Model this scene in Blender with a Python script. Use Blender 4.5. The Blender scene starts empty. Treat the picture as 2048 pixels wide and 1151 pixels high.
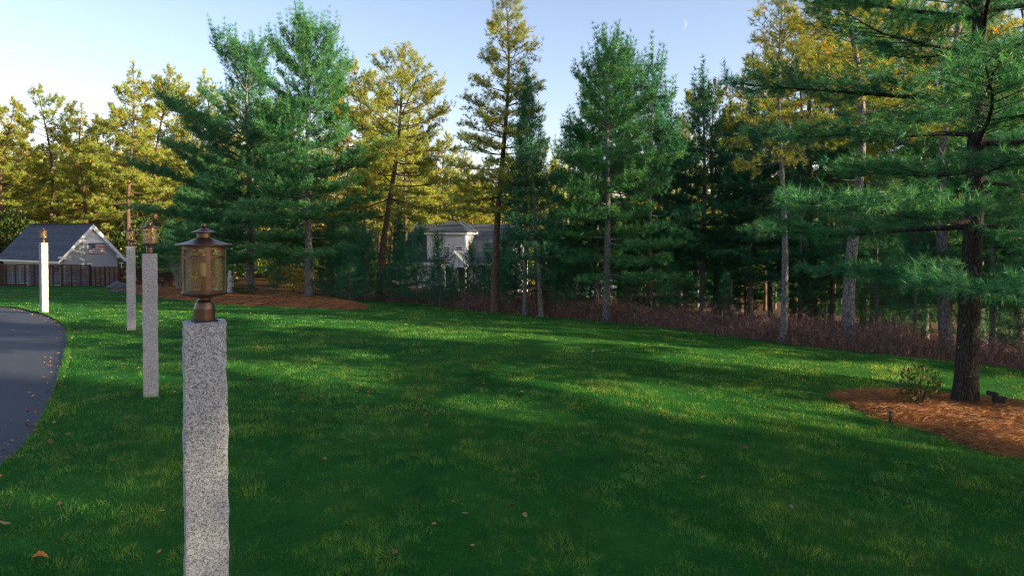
import bpy, bmesh, math, random
import numpy as np
from mathutils import Vector, Matrix, noise
from mathutils.geometry import delaunay_2d_cdt

R = math.radians
rng = np.random.default_rng(7)
random.seed(7)
scene = bpy.context.scene
COL = scene.collection

# ------------------------------------------------------------------ camera
CZ = 2.30                       # camera height above the lawn by the posts
FPX = 24 / 36 * 2048            # focal length in photo pixels
PITCH = R(0.9)
SHIFT = -87 / 2048
cam_d = bpy.data.cameras.new('camera')
cam_d.sensor_width = 36
cam_d.lens = 24
cam_d.shift_y = SHIFT
cam_d.clip_start = 0.05
cam_d.clip_end = 6000
cam = bpy.data.objects.new('camera', cam_d)
cam.location = (0, 0, CZ)
cam.rotation_euler = (R(90) - PITCH, 0, 0)
COL.objects.link(cam)
scene.camera = cam

# ------------------------------------------------------------------ sky, sun, exposure
SUN_AZ = R(106)                 # clockwise from +Y (the view direction)
SUN_EL = R(13)
world = bpy.data.worlds.new('World')
scene.world = world
world.use_nodes = True
wn = world.node_tree.nodes
bg = wn['Background']
sky = wn.new('ShaderNodeTexSky')
sky.sky_type = 'NISHITA'
sky.sun_disc = False
sky.sun_elevation = SUN_EL
sky.sun_rotation = SUN_AZ
sky.altitude = 0
sky.air_density = 1.0
sky.dust_density = 1.0
sky.ozone_density = 1.0
wb = wn.new('ShaderNodeMix'); wb.data_type = 'RGBA'; wb.blend_type = 'MULTIPLY'      # camera white balance of the whole sky
wb.inputs[0].default_value = 1.0; wb.inputs[7].default_value = (1.0, 0.90, 0.97, 1)
world.node_tree.links.new(sky.outputs[0], wb.inputs[6])
world.node_tree.links.new(wb.outputs[2], bg.inputs[0])
bg.inputs[1].default_value = 0.125

sun_d = bpy.data.lights.new('sun', 'SUN')
sun_d.energy = 5.0
sun_d.angle = R(0.6)
sun_d.color = (1.0, 0.85, 0.55)
sun = bpy.data.objects.new('sun', sun_d)
to_sun = Vector((math.sin(SUN_AZ) * math.cos(SUN_EL), math.cos(SUN_AZ) * math.cos(SUN_EL), math.sin(SUN_EL)))
sun.rotation_euler = (-to_sun).to_track_quat('-Z', 'Y').to_euler()
sun.location = (30, -30, 30)
COL.objects.link(sun)

scene.view_settings.view_transform = 'Standard'
scene.view_settings.look = 'None'
scene.view_settings.exposure = 1.45
scene.view_settings.gamma = 1
scene.view_settings.use_curve_mapping = False
scene.render.engine = 'CYCLES'
scene.cycles.max_bounces = 8
scene.cycles.transparent_max_bounces = 12
scene.cycles.use_denoising = True
scene.cycles.denoising_prefilter = 'NONE'
scene.cycles.filter_width = 1.2

# ------------------------------------------------------------------ terrain
def sp(x):
    return np.logaddexp(0, x)

def T(x, y):
    """ground height (world z) at x, y"""
    x = np.asarray(x, float); y = np.asarray(y, float)
    xe = np.minimum(x, 40); ye = np.minimum(y, 85)
    b = 0.048 + 0.02 / (1 + np.exp(-(xe + 12) / 4))
    z = CZ - 2.22 - 0.065 * 3 * sp((xe + 2) / 3) - b * 4 * sp((ye - 18) / 4)
    z = z - 0.10 / (1 + np.exp((y - 6) / 1.2))
    z = z + 0.012 * np.sin(x * 1.7 + 0.6 * y) * np.sin(y * 1.3 - 0.4 * x + 1)
    return z

def Tz(x, y):
    return float(T(x, y))

def ray(px, py):
    v = Vector(((px - 1024) / FPX, (575.5 - py) / FPX + SHIFT * 2048 / FPX, -1))
    v.rotate(cam.rotation_euler)
    return v

def on_ground(px, py, ymax=120):
    """photo pixel -> point of the ground it shows"""
    d = ray(px, py)
    lo = 1.0; hi = None; t = 1.0
    while t < ymax:
        p = d * t
        if CZ + p.z < Tz(p.x, p.y):
            hi = t; break
        lo = t; t *= 1.03
    if hi is None:
        hi = lo
    for _ in range(30):
        m = (lo + hi) / 2; p = d * m
        if CZ + p.z < Tz(p.x, p.y): hi = m
        else: lo = m
    p = d * hi
    return Vector((p.x, p.y, Tz(p.x, p.y)))

def at_depth(px, py, Y):
    d = ray(px, py); t = Y / d.y
    return Vector((d.x * t, Y, CZ + d.z * t))

# ------------------------------------------------------------------ object helpers
def tag(o, label=None, cat=None, group=None, kind=None):
    if label: o['label'] = label
    if cat: o['category'] = cat
    if group: o['group'] = group
    if kind: o['kind'] = kind
    return o

def empty(name, loc=(0, 0, 0), rz=0.0, label=None, cat=None, group=None):
    o = bpy.data.objects.new(name, None)
    o.empty_display_size = 0.2
    o.location = loc; o.rotation_euler = (0, 0, rz)
    COL.objects.link(o)
    return tag(o, label, cat, group)

def link(name, mesh, parent=None, mat=None, loc=None, rot=None):
    o = bpy.data.objects.new(name, mesh)
    COL.objects.link(o)
    if parent: o.parent = parent
    if mat is not None and len(mesh.materials) == 0: mesh.materials.append(mat)
    if loc is not None: o.location = loc
    if rot is not None: o.rotation_euler = rot
    return o

def tri_mesh(name, V, F, attrs=None, smooth=False):
    """fast mesh from numpy arrays, F is n x 3 or n x 4"""
    me = bpy.data.meshes.new(name)
    V = np.ascontiguousarray(V, dtype=np.float32); F = np.ascontiguousarray(F, dtype=np.int32)
    k = F.shape[1]
    me.vertices.add(len(V)); me.vertices.foreach_set('co', V.ravel())
    me.loops.add(F.size); me.loops.foreach_set('vertex_index', F.ravel())
    me.polygons.add(len(F))
    me.polygons.foreach_set('loop_start', np.arange(0, F.size, k, dtype=np.int32))
    me.polygons.foreach_set('use_smooth', np.full(len(F), smooth, dtype=bool))
    for n, a in (attrs or {}).items():
        at = me.attributes.new(n, 'FLOAT', 'POINT')
        at.data.foreach_set('value', np.ascontiguousarray(a, dtype=np.float32))
    me.update(calc_edges=True)
    return me

class MB:
    def __init__(s): s.v = []; s.f = []
    def add(s, v, f):
        n = len(s.v); s.v += [tuple(p) for p in v]; s.f += [tuple(i + n for i in q) for q in f]
    def box(s, x0, x1, y0, y1, z0, z1):
        s.add([(x0, y0, z0), (x1, y0, z0), (x1, y1, z0), (x0, y1, z0), (x0, y0, z1), (x1, y0, z1), (x1, y1, z1), (x0, y1, z1)],
              [(3, 2, 1, 0), (4, 5, 6, 7), (0, 1, 5, 4), (1, 2, 6, 5), (2, 3, 7, 6), (3, 0, 4, 7)])
    def prism(s, poly, axis_vec):
        """closed prism: 3D polygon swept by a vector"""
        a = Vector(axis_vec); n = len(poly)
        v = [Vector(p) for p in poly] + [Vector(p) + a for p in poly]
        f = [tuple(range(n))[::-1], tuple(range(n, 2 * n))] + [(i, (i + 1) % n, (i + 1) % n + n, i + n) for i in range(n)]
        s.add(v, f)
    def beam(s, a, b, w, h, up=(0, 0, 1)):
        a = Vector(a); b = Vector(b); d = (b - a).normalized(); side = d.cross(Vector(up)).normalized(); u = side.cross(d).normalized()
        p = [a + side * sx * w / 2 + u * sz * h / 2 for sx, sz in ((-1, -1), (1, -1), (1, 1), (-1, 1))]
        s.prism(p, b - a)
    def tube(s, pts, rad, n=8, cap=True):
        pts = [Vector(p) for p in pts]
        rings = []
        ref = Vector((1, 0, 0)) if abs((pts[-1] - pts[0]).normalized().x) < 0.8 else Vector((0, 1, 0))
        for i, p in enumerate(pts):
            d = (pts[min(i + 1, len(pts) - 1)] - pts[max(i - 1, 0)]).normalized()
            a = d.cross(ref).normalized(); b = d.cross(a).normalized()
            r = rad[i] if hasattr(rad, '__len__') else rad
            rings.append([p + (a * math.cos(2 * math.pi * k / n) + b * math.sin(2 * math.pi * k / n)) * r for k in range(n)])
        v = [q for rg in rings for q in rg]; f = []
        for i in range(len(pts) - 1):
            for k in range(n):
                f.append((i * n + k, i * n + (k + 1) % n, (i + 1) * n + (k + 1) % n, (i + 1) * n + k))
        if cap:
            f.append(tuple(range(n))[::-1]); f.append(tuple(range((len(pts) - 1) * n, len(pts) * n)))
        s.add(v, f)
    def lathe(s, prof, n=32, cx=0, cy=0):
        v = []; f = []
        for r, z in prof:
            for k in range(n):
                a = 2 * math.pi * k / n
                v.append((cx + r * math.cos(a), cy + r * math.sin(a), z))
        for i in range(len(prof) - 1):
            for k in range(n):
                f.append((i * n + k, i * n + (k + 1) % n, (i + 1) * n + (k + 1) % n, (i + 1) * n + k))
        if prof[0][0] > 1e-4: f.append(tuple(range(n))[::-1])
        if prof[-1][0] > 1e-4: f.append(tuple(range((len(prof) - 1) * n, len(prof) * n)))
        s.add(v, f)
    def mesh(s, name, smooth=False, fix=True):
        me = bpy.data.meshes.new(name)
        me.from_pydata(s.v, [], s.f); me.update()
        if fix:
            bm = bmesh.new(); bm.from_mesh(me); bmesh.ops.recalc_face_normals(bm, faces=bm.faces); bm.to_mesh(me); bm.free()
        if smooth: me.polygons.foreach_set('use_smooth', [True] * len(me.polygons))
        return me
    def build(s, name, mat, parent=None, smooth=False, loc=None, rot=None):
        return link(name, s.mesh(name, smooth), parent, mat, loc, rot)

def auto_smooth(o, deg=35):
    bm = bmesh.new(); bm.from_mesh(o.data)
    for e in bm.edges:
        if len(e.link_faces) == 2 and e.calc_face_angle(0) > R(deg): e.smooth = False
    bm.to_mesh(o.data); bm.free()
    o.data.polygons.foreach_set('use_smooth', [True] * len(o.data.polygons))

# ------------------------------------------------------------------ materials
class NT:
    def __init__(s, name):
        s.m = bpy.data.materials.new(name); s.m.use_nodes = True
        s.t = s.m.node_tree; s.n = s.t.nodes; s.p = s.n['Principled BSDF']; s.out = s.n['Material Output']
    def new(s, t, **kw):
        n = s.n.new('ShaderNode' + t)
        for k, v in kw.items(): setattr(n, k, v)
        return n
    def l(s, a, b): s.t.links.new(a, b)
    def noise(s, scale, detail=4, rough=0.55, vec=None, dist=0.0):
        n = s.new('TexNoise'); n.inputs['Scale'].default_value = scale; n.inputs['Detail'].default_value = detail
        n.inputs['Roughness'].default_value = rough; n.inputs['Distortion'].default_value = dist
        if vec is not None: s.l(vec, n.inputs['Vector'])
        return n.outputs['Fac']
    def coord(s, kind='Object', scale=(1, 1, 1)):
        c = s.new('TexCoord'); mp = s.new('Mapping'); mp.inputs['Scale'].default_value = scale
        s.l(c.outputs[kind], mp.inputs['Vector']); return mp.outputs['Vector']
    def world_pos(s, scale=(1, 1, 1)):
        g = s.new('NewGeometry'); mp = s.new('Mapping'); mp.inputs['Scale'].default_value = scale
        s.l(g.outputs['Position'], mp.inputs['Vector']); return mp.outputs['Vector']
    def ramp(s, fac, stops, interp='LINEAR'):
        r = s.new('ValToRGB'); r.color_ramp.interpolation = interp
        e = r.color_ramp.elements
        while len(e) > 1: e.remove(e[-1])
        e[0].position = stops[0][0]; e[0].color = (*stops[0][1], 1)
        for p, c in stops[1:]:
            q = e.new(p); q.color = (*c, 1)
        s.l(fac, r.inputs['Fac']); return r.outputs['Color']
    def mix(s, fac, a, b, mode='MIX'):
        m = s.new('Mix', data_type='RGBA', blend_type=mode)
        for sock, v in ((m.inputs[0], fac), (m.inputs[6], a), (m.inputs[7], b)):
            if hasattr(v, 'links'): s.l(v, sock)
            elif isinstance(v, (int, float)): sock.default_value = v
            else: sock.default_value = (*v, 1)
        return m.outputs[2]
    def math(s, op, a, b=None, clamp=False):
        m = s.new('Math', operation=op); m.use_clamp = clamp
        for sock, v in ((m.inputs[0], a), (m.inputs[1], b)):
            if v is None: continue
            if hasattr(v, 'links'): s.l(v, sock)
            else: sock.default_value = v
        return m.outputs[0]
    def bump(s, h, strength=0.3, dist=0.02):
        b = s.new('Bump'); b.inputs['Strength'].default_value = strength; b.inputs['Distance'].default_value = dist
        s.l(h, b.inputs['Height']); s.l(b.outputs[0], s.p.inputs['Normal']); return b.outputs[0]
    def attr(s, name):
        a = s.new('Attribute'); a.attribute_name = name; return a.outputs['Fac']
    def rnd(s):
        return s.new('ObjectInfo').outputs['Random']
    def base(s, c):
        if hasattr(c, 'links'): s.l(c, s.p.inputs['Base Color'])
        else: s.p.inputs['Base Color'].default_value = (*c, 1)
    def set(s, rough=0.6, metal=0.0, spec=0.4):
        s.p.inputs['Roughness'].default_value = rough; s.p.inputs['Metallic'].default_value = metal
        s.p.inputs['Specular IOR Level'].default_value = spec
    def leafy(s, color, trans=0.35, tcol=None):
        """thin leaf: diffuse/gloss mixed with translucency"""
        tr = s.new('BsdfTranslucent'); mx = s.new('MixShader'); mx.inputs[0].default_value = trans
        s.base(color)
        c2 = s.mix(1.0, color, tcol or (1.0, 1.0, 0.55), 'MULTIPLY')
        s.l(c2, tr.inputs['Color'])
        s.l(s.p.outputs[0], mx.inputs[1]); s.l(tr.outputs[0], mx.inputs[2]); s.l(mx.outputs[0], s.out.inputs['Surface'])

def simple(name, col, rough=0.6, metal=0.0, vary=0.12, scale=6, spec=0.4, bump=0.0, bscale=60):
    t = NT(name); t.set(rough, metal, spec)
    v = t.coord('Object')
    n = t.noise(scale, 5, 0.6, v)
    lo = tuple(c * (1 - vary) for c in col); hi = tuple(min(1, c * (1 + vary)) for c in col)
    t.base(t.ramp(n, [(0.3, lo), (0.7, hi)]))
    if bump: t.bump(t.noise(bscale, 4, 0.6, v), bump, 0.01)
    return t.m

M = {}
def mats():
    # forest floor
    t = NT('forest_floor'); t.set(0.95, 0, 0.1); v = t.world_pos()
    n1 = t.noise(0.6, 6, 0.6, v); n2 = t.noise(14, 4, 0.7, v)
    c = t.ramp(n1, [(0.35, (0.05, 0.028, 0.016)), (0.55, (0.13, 0.065, 0.03)), (0.7, (0.06, 0.06, 0.022))])
    t.base(t.mix(0.6, c, t.ramp(n2, [(0.3, (0.35, 0.35, 0.35)), (0.75, (1.25, 1.2, 1.1))]), 'MULTIPLY'))
    t.bump(n2, 0.6, 0.05); M['floor'] = t.m
    # lawn soil and thatch seen between the blades
    t = NT('lawn_turf'); t.set(0.95, 0, 0.08); v = t.world_pos()
    n1 = t.noise(0.5, 5, 0.55, v, 0.6); n2 = t.noise(30, 4, 0.7, v); n3 = t.noise(2.6, 5, 0.6, v)
    c = t.ramp(n1, [(0.3, (0.008, 0.080, 0.012)), (0.5, (0.018, 0.115, 0.018)), (0.7, (0.045, 0.140, 0.024))])
    c = t.mix(0.5, c, t.ramp(n3, [(0.3, (0.6, 0.65, 0.6)), (0.7, (1.3, 1.25, 1.1))]), 'MULTIPLY')
    t.base(t.mix(0.7, c, t.ramp(n2, [(0.3, (0.45, 0.5, 0.4)), (0.75, (1.35, 1.3, 1.2))]), 'MULTIPLY'))
    t.bump(n2, 0.9, 0.04); M['turf'] = t.m
    # grass blades
    t = NT('grass_blade'); t.set(0.55, 0, 0.25); v = t.world_pos()
    tint = t.attr('tint'); dry = t.attr('dry')
    n1 = t.noise(0.55, 5, 0.6, v, 0.8); n2 = t.noise(2.2, 4, 0.6, v)
    g = t.ramp(tint, [(0.0, (0.010, 0.100, 0.014)), (0.5, (0.034, 0.200, 0.032)), (1.0, (0.125, 0.31, 0.075))])
    g = t.mix(t.ramp(n1, [(0.42, (0, 0, 0)), (0.62, (1, 1, 1))]), g, t.mix(1.0, g, (1.65, 1.15, 0.95), 'MULTIPLY'))
    g = t.mix(0.7, g, t.ramp(n2, [(0.34, (0.42, 0.55, 0.65)), (0.66, (1.7, 1.45, 1.35))]), 'MULTIPLY')
    g = t.mix(dry, g, (0.30, 0.23, 0.10))
    t.leafy(g, 0.45, (2.3, 1.25, 0.5)); M['grass'] = t.m
    # asphalt
    t = NT('asphalt'); t.set(0.75, 0, 0.35); v = t.world_pos()
    n1 = t.noise(180, 3, 0.7, v); n2 = t.noise(1.2, 5, 0.6, v)
    c = t.ramp(n1, [(0.3, (0.020, 0.025, 0.036)), (0.72, (0.062, 0.072, 0.095))])
    t.base(t.mix(0.5, c, t.ramp(n2, [(0.3, (0.7, 0.7, 0.72)), (0.7, (1.25, 1.25, 1.25))]), 'MULTIPLY'))
    t.bump(n1, 0.5, 0.006); M['asphalt'] = t.m
    # pine straw
    t = NT('pine_straw_bed'); t.set(0.9, 0, 0.15); v = t.world_pos()
    n1 = t.noise(1.3, 5, 0.6, v, 0.5); n2 = t.noise(40, 4, 0.7, v, 1.5)
    c = t.ramp(n1, [(0.34, (0.05, 0.026, 0.018)), (0.46, (0.26, 0.092, 0.028)), (0.7, (0.34, 0.135, 0.04))])
    t.base(t.mix(0.7, c, t.ramp(n2, [(0.3, (0.45, 0.42, 0.4)), (0.7, (1.25, 1.2, 1.15))]), 'MULTIPLY'))
    t.bump(n2, 0.9, 0.03); M['straw_bed'] = t.m
    t = NT('pine_straw'); t.set(0.7, 0, 0.3); tint = t.attr('tint')
    t.base(t.ramp(tint, [(0, (0.14, 0.06, 0.026)), (0.5, (0.34, 0.135, 0.042)), (1, (0.50, 0.25, 0.09))])); M['straw'] = t.m
    # granite
    for nm, s in (('granite', 1.0),):
        t = NT(nm); t.set(0.75, 0, 0.35); v = t.coord('Object')
        n1 = t.noise(150, 3, 0.65, v); n2 = t.noise(60, 3, 0.6, v); n3 = t.noise(5, 4, 0.5, v)
        vo = t.new('TexVoronoi'); vo.inputs['Scale'].default_value = 120; t.l(v, vo.inputs['Vector'])
        c = t.ramp(n1, [(0.30, (0.085, 0.085, 0.092)), (0.43, (0.28, 0.278, 0.28)), (0.54, (0.46, 0.452, 0.445)), (0.72, (0.60, 0.59, 0.575))])
        spk = t.ramp(vo.outputs['Color'], [(0.18, (0.30, 0.29, 0.29)), (0.34, (1, 1, 1))])
        c = t.mix(0.75, c, spk, 'MULTIPLY')
        c = t.mix(0.5, c, t.ramp(n2, [(0.35, (0.55, 0.55, 0.56)), (0.65, (1.2, 1.2, 1.2))]), 'MULTIPLY')
        t.base(t.mix(0.35, c, t.ramp(n3, [(0.3, (0.75, 0.74, 0.73)), (0.7, (1.15, 1.14, 1.12))]), 'MULTIPLY'))
        t.bump(n1, 0.6, 0.004); M[nm] = t.m
    # bronze
    t = NT('oil_rubbed_bronze'); t.set(0.36, 0.85, 0.5); v = t.coord('Object')
    n = t.noise(25, 5, 0.6, v)
    t.base(t.ramp(n, [(0.3, (0.095, 0.055, 0.040)), (0.7, (0.17, 0.102, 0.072))]))
    t.l(t.ramp(n, [(0.3, (0.30,) * 3), (0.7, (0.46,) * 3)]), t.p.inputs['Roughness']); M['bronze'] = t.m
    M['gasket'] = simple('black_rubber', (0.02, 0.02, 0.022), 0.7)
    # seeded glass
    t = NT('seeded_glass'); v = t.coord('Object')
    vo = t.new('TexVoronoi'); vo.inputs['Scale'].default_value = 150; t.l(v, vo.inputs['Vector'])
    nz = t.noise(28, 3, 0.6, v)
    bub = t.ramp(vo.outputs['Distance'], [(0.16, (1, 1, 1)), (0.30, (0, 0, 0))])
    h = t.math('ADD', bub, t.math('MULTIPLY', nz, 1.4))
    bn = t.bump(h, 0.35, 0.002)
    tr = t.new('BsdfTransparent'); tr.inputs[0].default_value = (0.93, 0.88, 0.74, 1)
    gl = t.new('BsdfGlossy'); gl.inputs['Roughness'].default_value = 0.06; gl.inputs[0].default_value = (1, 0.97, 0.9, 1); t.l(bn, gl.inputs['Normal'])
    df = t.new('BsdfTranslucent'); df.inputs[0].default_value = (0.75, 0.68, 0.52, 1); t.l(bn, df.inputs['Normal'])
    fr = t.new('Fresnel'); fr.inputs[0].default_value = 1.5; t.l(bn, fr.inputs['Normal'])
    m1 = t.new('MixShader'); t.l(t.math('ADD', t.math('MULTIPLY', fr.outputs[0], 1.1), 0.04, True), m1.inputs[0])
    t.l(tr.outputs[0], m1.inputs[1]); t.l(gl.outputs[0], m1.inputs[2])
    m2 = t.new('MixShader'); t.l(t.math('ADD', t.math('MULTIPLY', bub, 0.16), 0.06, True), m2.inputs[0])
    t.l(m1.outputs[0], m2.inputs[1]); t.l(df.outputs[0], m2.inputs[2]); t.l(m2.outputs[0], t.out.inputs['Surface']); M['seed_glass'] = t.m
    # bark
    for nm, c0, c1, c2 in (('bark_grey', (0.050, 0.044, 0.042), (0.20, 0.185, 0.180), (0.33, 0.33, 0.31)),
                           ('bark_brown', (0.035, 0.022, 0.016), (0.15, 0.095, 0.065), (0.30, 0.22, 0.16)),
                           ('bark_dark', (0.014, 0.012, 0.011), (0.052, 0.043, 0.038), (0.34, 0.35, 0.32))):
        t = NT(nm); t.set(0.9, 0, 0.15); v = t.coord('Object', (1, 1, 0.28))
        vo = t.new('TexVoronoi'); vo.inputs['Scale'].default_value = 26; vo.feature = 'DISTANCE_TO_EDGE'
        n0 = t.noise(8, 4, 0.6, v)
        dv = t.new('MixRGB') if False else None
        t.l(v, vo.inputs['Vector'])
        n1 = t.noise(34, 5, 0.65, v); n2 = t.noise(9, 4, 0.6, t.coord('Object'))
        h = t.math('ADD', t.math('MULTIPLY', t.math('MINIMUM', vo.outputs['Distance'], 0.25), 2.4), n1)
        c = t.ramp(t.math('MULTIPLY', h, 0.75), [(0.30, c0), (0.62, c1), (0.95, tuple(x * 1.35 for x in c1))])
        lic = t.ramp(n2, [(0.63, (0, 0, 0)), (0.70, (1, 1, 1))])
        lic2 = t.math('MULTIPLY', lic, t.ramp(n1, [(0.45, (0, 0, 0)), (0.55, (1, 1, 1))]))
        t.base(t.mix(t.math('MULTIPLY', lic2, 0.75), c, c2))
        t.bump(h, 0.9, 0.03); M[nm] = t.m
    # needles
    def needles(nm, dark, mid, light, old, trans=0.3):
        t = NT(nm); t.set(0.5, 0, 0.3); tint = t.attr('tint'); age = t.attr('age')
        r = t.rnd()
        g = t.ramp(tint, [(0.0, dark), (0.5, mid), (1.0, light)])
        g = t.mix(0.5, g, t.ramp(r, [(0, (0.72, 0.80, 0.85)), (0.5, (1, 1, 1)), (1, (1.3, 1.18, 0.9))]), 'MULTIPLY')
        g = t.mix(age, g, old)
        t.leafy(g, trans, (1.6, 1.25, 0.5)); M[nm] = t.m
    needles('white_pine_needles', (0.013, 0.110, 0.050), (0.040, 0.205, 0.080), (0.140, 0.320, 0.115), (0.28, 0.17, 0.05))
    needles('pitch_pine_needles', (0.075, 0.165, 0.030), (0.220, 0.300, 0.045), (0.410, 0.440, 0.085), (0.64, 0.34, 0.07))
    needles('dark_pine_needles', (0.007, 0.085, 0.050), (0.022, 0.165, 0.085), (0.080, 0.270, 0.120), (0.26, 0.15, 0.05))
    needles('shrub_leaves', (0.02, 0.05, 0.014), (0.045, 0.085, 0.02), (0.10, 0.14, 0.035), (0.35, 0.20, 0.06))
    needles('yellow_leaves', (0.12, 0.13, 0.02), (0.28, 0.22, 0.035), (0.45, 0.33, 0.06), (0.40, 0.16, 0.04))
    t = NT('dry_brush'); t.set(0.85, 0, 0.15); tint = t.attr('tint')
    t.base(t.ramp(tint, [(0, (0.09, 0.055, 0.052)), (0.45, (0.22, 0.125, 0.108)), (0.8, (0.36, 0.21, 0.135)), (1, (0.54, 0.39, 0.21))])); M['brush'] = t.m
    # building
    M['white_trim'] = simple('white_trim_paint', (0.78, 0.78, 0.76), 0.55, vary=0.05)
    M['grey_siding'] = simple('grey_clapboard_paint', (0.30, 0.31, 0.325), 0.65, vary=0.10, scale=3)
    M['pale_siding'] = simple('pale_clapboard_paint', (0.66, 0.62, 0.58), 0.65, vary=0.08, scale=3)
    M['cream'] = simple('cream_trim_paint', (0.72, 0.68, 0.56), 0.6, vary=0.05)
    M['violet_door'] = simple('muted_violet_paint', (0.20, 0.18, 0.23), 0.6)
    M['shutter'] = simple('dark_green_shutter_paint', (0.03, 0.045, 0.035), 0.5)
    t = NT('asphalt_shingle'); t.set(0.9, 0, 0.15); v = t.coord('Object'); 
    n1 = t.noise(3.5, 4, 0.6, v); n2 = t.noise(60, 3, 0.7, v); r = t.rnd()
    c = t.ramp(n2, [(0.3, (0.060, 0.068, 0.085)), (0.7, (0.13, 0.145, 0.17))])
    c = t.mix(0.6, c, t.ramp(n1, [(0.35, (0.65, 0.66, 0.7)), (0.65, (1.25, 1.22, 1.2))]), 'MULTIPLY')
    t.base(t.mix(0.5, c, t.ramp(r, [(0, (0.75, 0.75, 0.75)), (1, (1.25, 1.25, 1.25))]), 'MULTIPLY')); M['shingle'] = t.m
    t = NT('window_glass'); t.set(0.08, 0, 0.6); t.base((0.045, 0.055, 0.06)); M['pane'] = t.m
    t = NT('fence_stain'); t.set(0.75, 0, 0.25); v = t.coord('Object', (0.6, 6, 12)); r = t.rnd()
    n = t.noise(9, 5, 0.65, v)
    c = t.ramp(n, [(0.3, (0.034, 0.017, 0.013)), (0.7, (0.085, 0.043, 0.032))])
    t.base(t.mix(0.6, c, t.ramp(r, [(0, (0.65, 0.65, 0.65)), (1, (1.4, 1.35, 1.3))]), 'MULTIPLY')); M['fence'] = t.m
    M['flag_blue'] = simple('flag_navy', (0.025, 0.030, 0.085), 0.6)
    M['flag_red'] = simple('flag_red', (0.30, 0.045, 0.05), 0.6)
    M['flag_white'] = simple('flag_white', (0.72, 0.68, 0.65), 0.6)
    M['stone'] = simple('weathered_cast_stone', (0.46, 0.44, 0.40), 0.85, vary=0.25, scale=14, bump=0.4)
    M['dark_metal'] = simple('black_powder_coat', (0.018, 0.019, 0.02), 0.45, 0.2)
    M['green_metal'] = simple('verdigris_metal', (0.035, 0.055, 0.05), 0.5, 0.3)
    M['rock'] = simple('dark_field_stone', (0.10, 0.095, 0.10), 0.9, vary=0.35, scale=7, bump=0.5, bscale=20)
    M['twig'] = simple('pale_bare_twig', (0.34, 0.29, 0.24), 0.85, vary=0.2)
    M['leaf_brown'] = simple('dead_leaf_brown', (0.16, 0.065, 0.03), 0.7, vary=0.35, scale=20)
    M['leaf_orange'] = simple('dead_leaf_orange', (0.36, 0.13, 0.03), 0.65, vary=0.3, scale=20)
    M['leaf_tan'] = simple('dead_leaf_tan', (0.24, 0.16, 0.08), 0.7, vary=0.3, scale=20)
    M['car_paint'] = simple('pale_blue_car_paint', (0.30, 0.38, 0.48), 0.25, 0.3, vary=0.03, spec=0.6)
    M['tyre'] = simple('tyre_rubber', (0.02, 0.02, 0.02), 0.85)
    M['rim'] = simple('alloy_rim', (0.5, 0.5, 0.52), 0.3, 0.9)
    M['tail_red'] = simple('tail_lamp_red', (0.45, 0.02, 0.02), 0.2, spec=0.6)
    t = NT('moonlight'); em = t.new('Emission'); em.inputs[0].default_value = (0.76, 0.86, 1, 1); em.inputs[1].default_value = 0.40; t.l(em.outputs[0], t.out.inputs['Surface']); M['moon'] = t.m
    M['bulb'] = simple('frosted_bulb', (0.75, 0.70, 0.60), 0.4)
mats()

# ------------------------------------------------------------------ regions (photo pixels -> ground)
def px_path(pts):
    return [on_ground(*p).xy.to_tuple() for p in pts]

def smooth_path(pts, n=6):
    """Catmull-Rom through world xy points"""
    out = []; P = [np.array(p) for p in pts]
    for i in range(len(P) - 1):
        p0 = P[max(i - 1, 0)]; p1 = P[i]; p2 = P[i + 1]; p3 = P[min(i + 2, len(P) - 1)]
        for k in range(n):
            t = k / n
            out.append(tuple(0.5 * (2 * p1 + (p2 - p0) * t + (2 * p0 - 5 * p1 + 4 * p2 - p3) * t * t + (3 * p1 - p0 - 3 * p2 + p3) * t ** 3)))
    out.append(tuple(P[-1])); return out

def in_poly(P, x, y):
    P = np.asarray(P); x = np.asarray(x); y = np.asarray(y); c = np.zeros(x.shape, bool)
    j = len(P) - 1
    for i in range(len(P)):
        xi, yi = P[i]; xj, yj = P[j]
        if yi != yj:
            c ^= ((yi > y) != (yj > y)) & (x < (xj - xi) * (y - yi) / (yj - yi) + xi)
        j = i
    return c

def poly_dist(P, x, y):
    """distance to the closed polygon's edge"""
    P = np.asarray(P); d = np.full(np.shape(x), 1e9)
    for i in range(len(P)):
        a = P[i]; b = P[(i + 1) % len(P)]; ab = b - a; L = max(1e-9, ab @ ab)
        t = np.clip(((x - a[0]) * ab[0] + (y - a[1]) * ab[1]) / L, 0, 1)
        d = np.minimum(d, np.hypot(x - a[0] - t * ab[0], y - a[1] - t * ab[1]))
    return d

drive_edge = smooth_path([(-3.7, -12), (-3.75, -4), (-3.9, 1), (-4.25, 4.2)] +
                         px_path([(0, 945), (70, 868), (112, 780), (130, 715), (135, 672), (125, 651), (90, 632), (50, 622), (0, 616)]) +
                         [(-21, 22.2), (-32, 23.3), (-48, 24)])
wood_edge = smooth_path([(17, -12), (15.5, 0), (14.2, 8)] +
                        px_path([(2048, 745), (1800, 716), (1560, 690), (1300, 655), (1100, 637), (950, 625), (850, 611), (740, 603), (640, 596), (540, 587)]))
lawn_poly = drive_edge + [(-62, 46)] + [at_depth(0, 573, 44.5).xy.to_tuple(), at_depth(240, 575, 45).xy.to_tuple(), at_depth(345, 578, 42).xy.to_tuple(), at_depth(450, 582, 37).xy.to_tuple()] + wood_edge[::-1]
bed_left = smooth_path(px_path([(214, 580), (250, 574), (330, 577), (430, 582), (520, 587), (600, 594), (660, 600), (705, 608), (738, 618), (690, 622), (600, 618), (480, 613), (360, 602), (255, 588), (214, 580)]), 5)[:-1]
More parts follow.
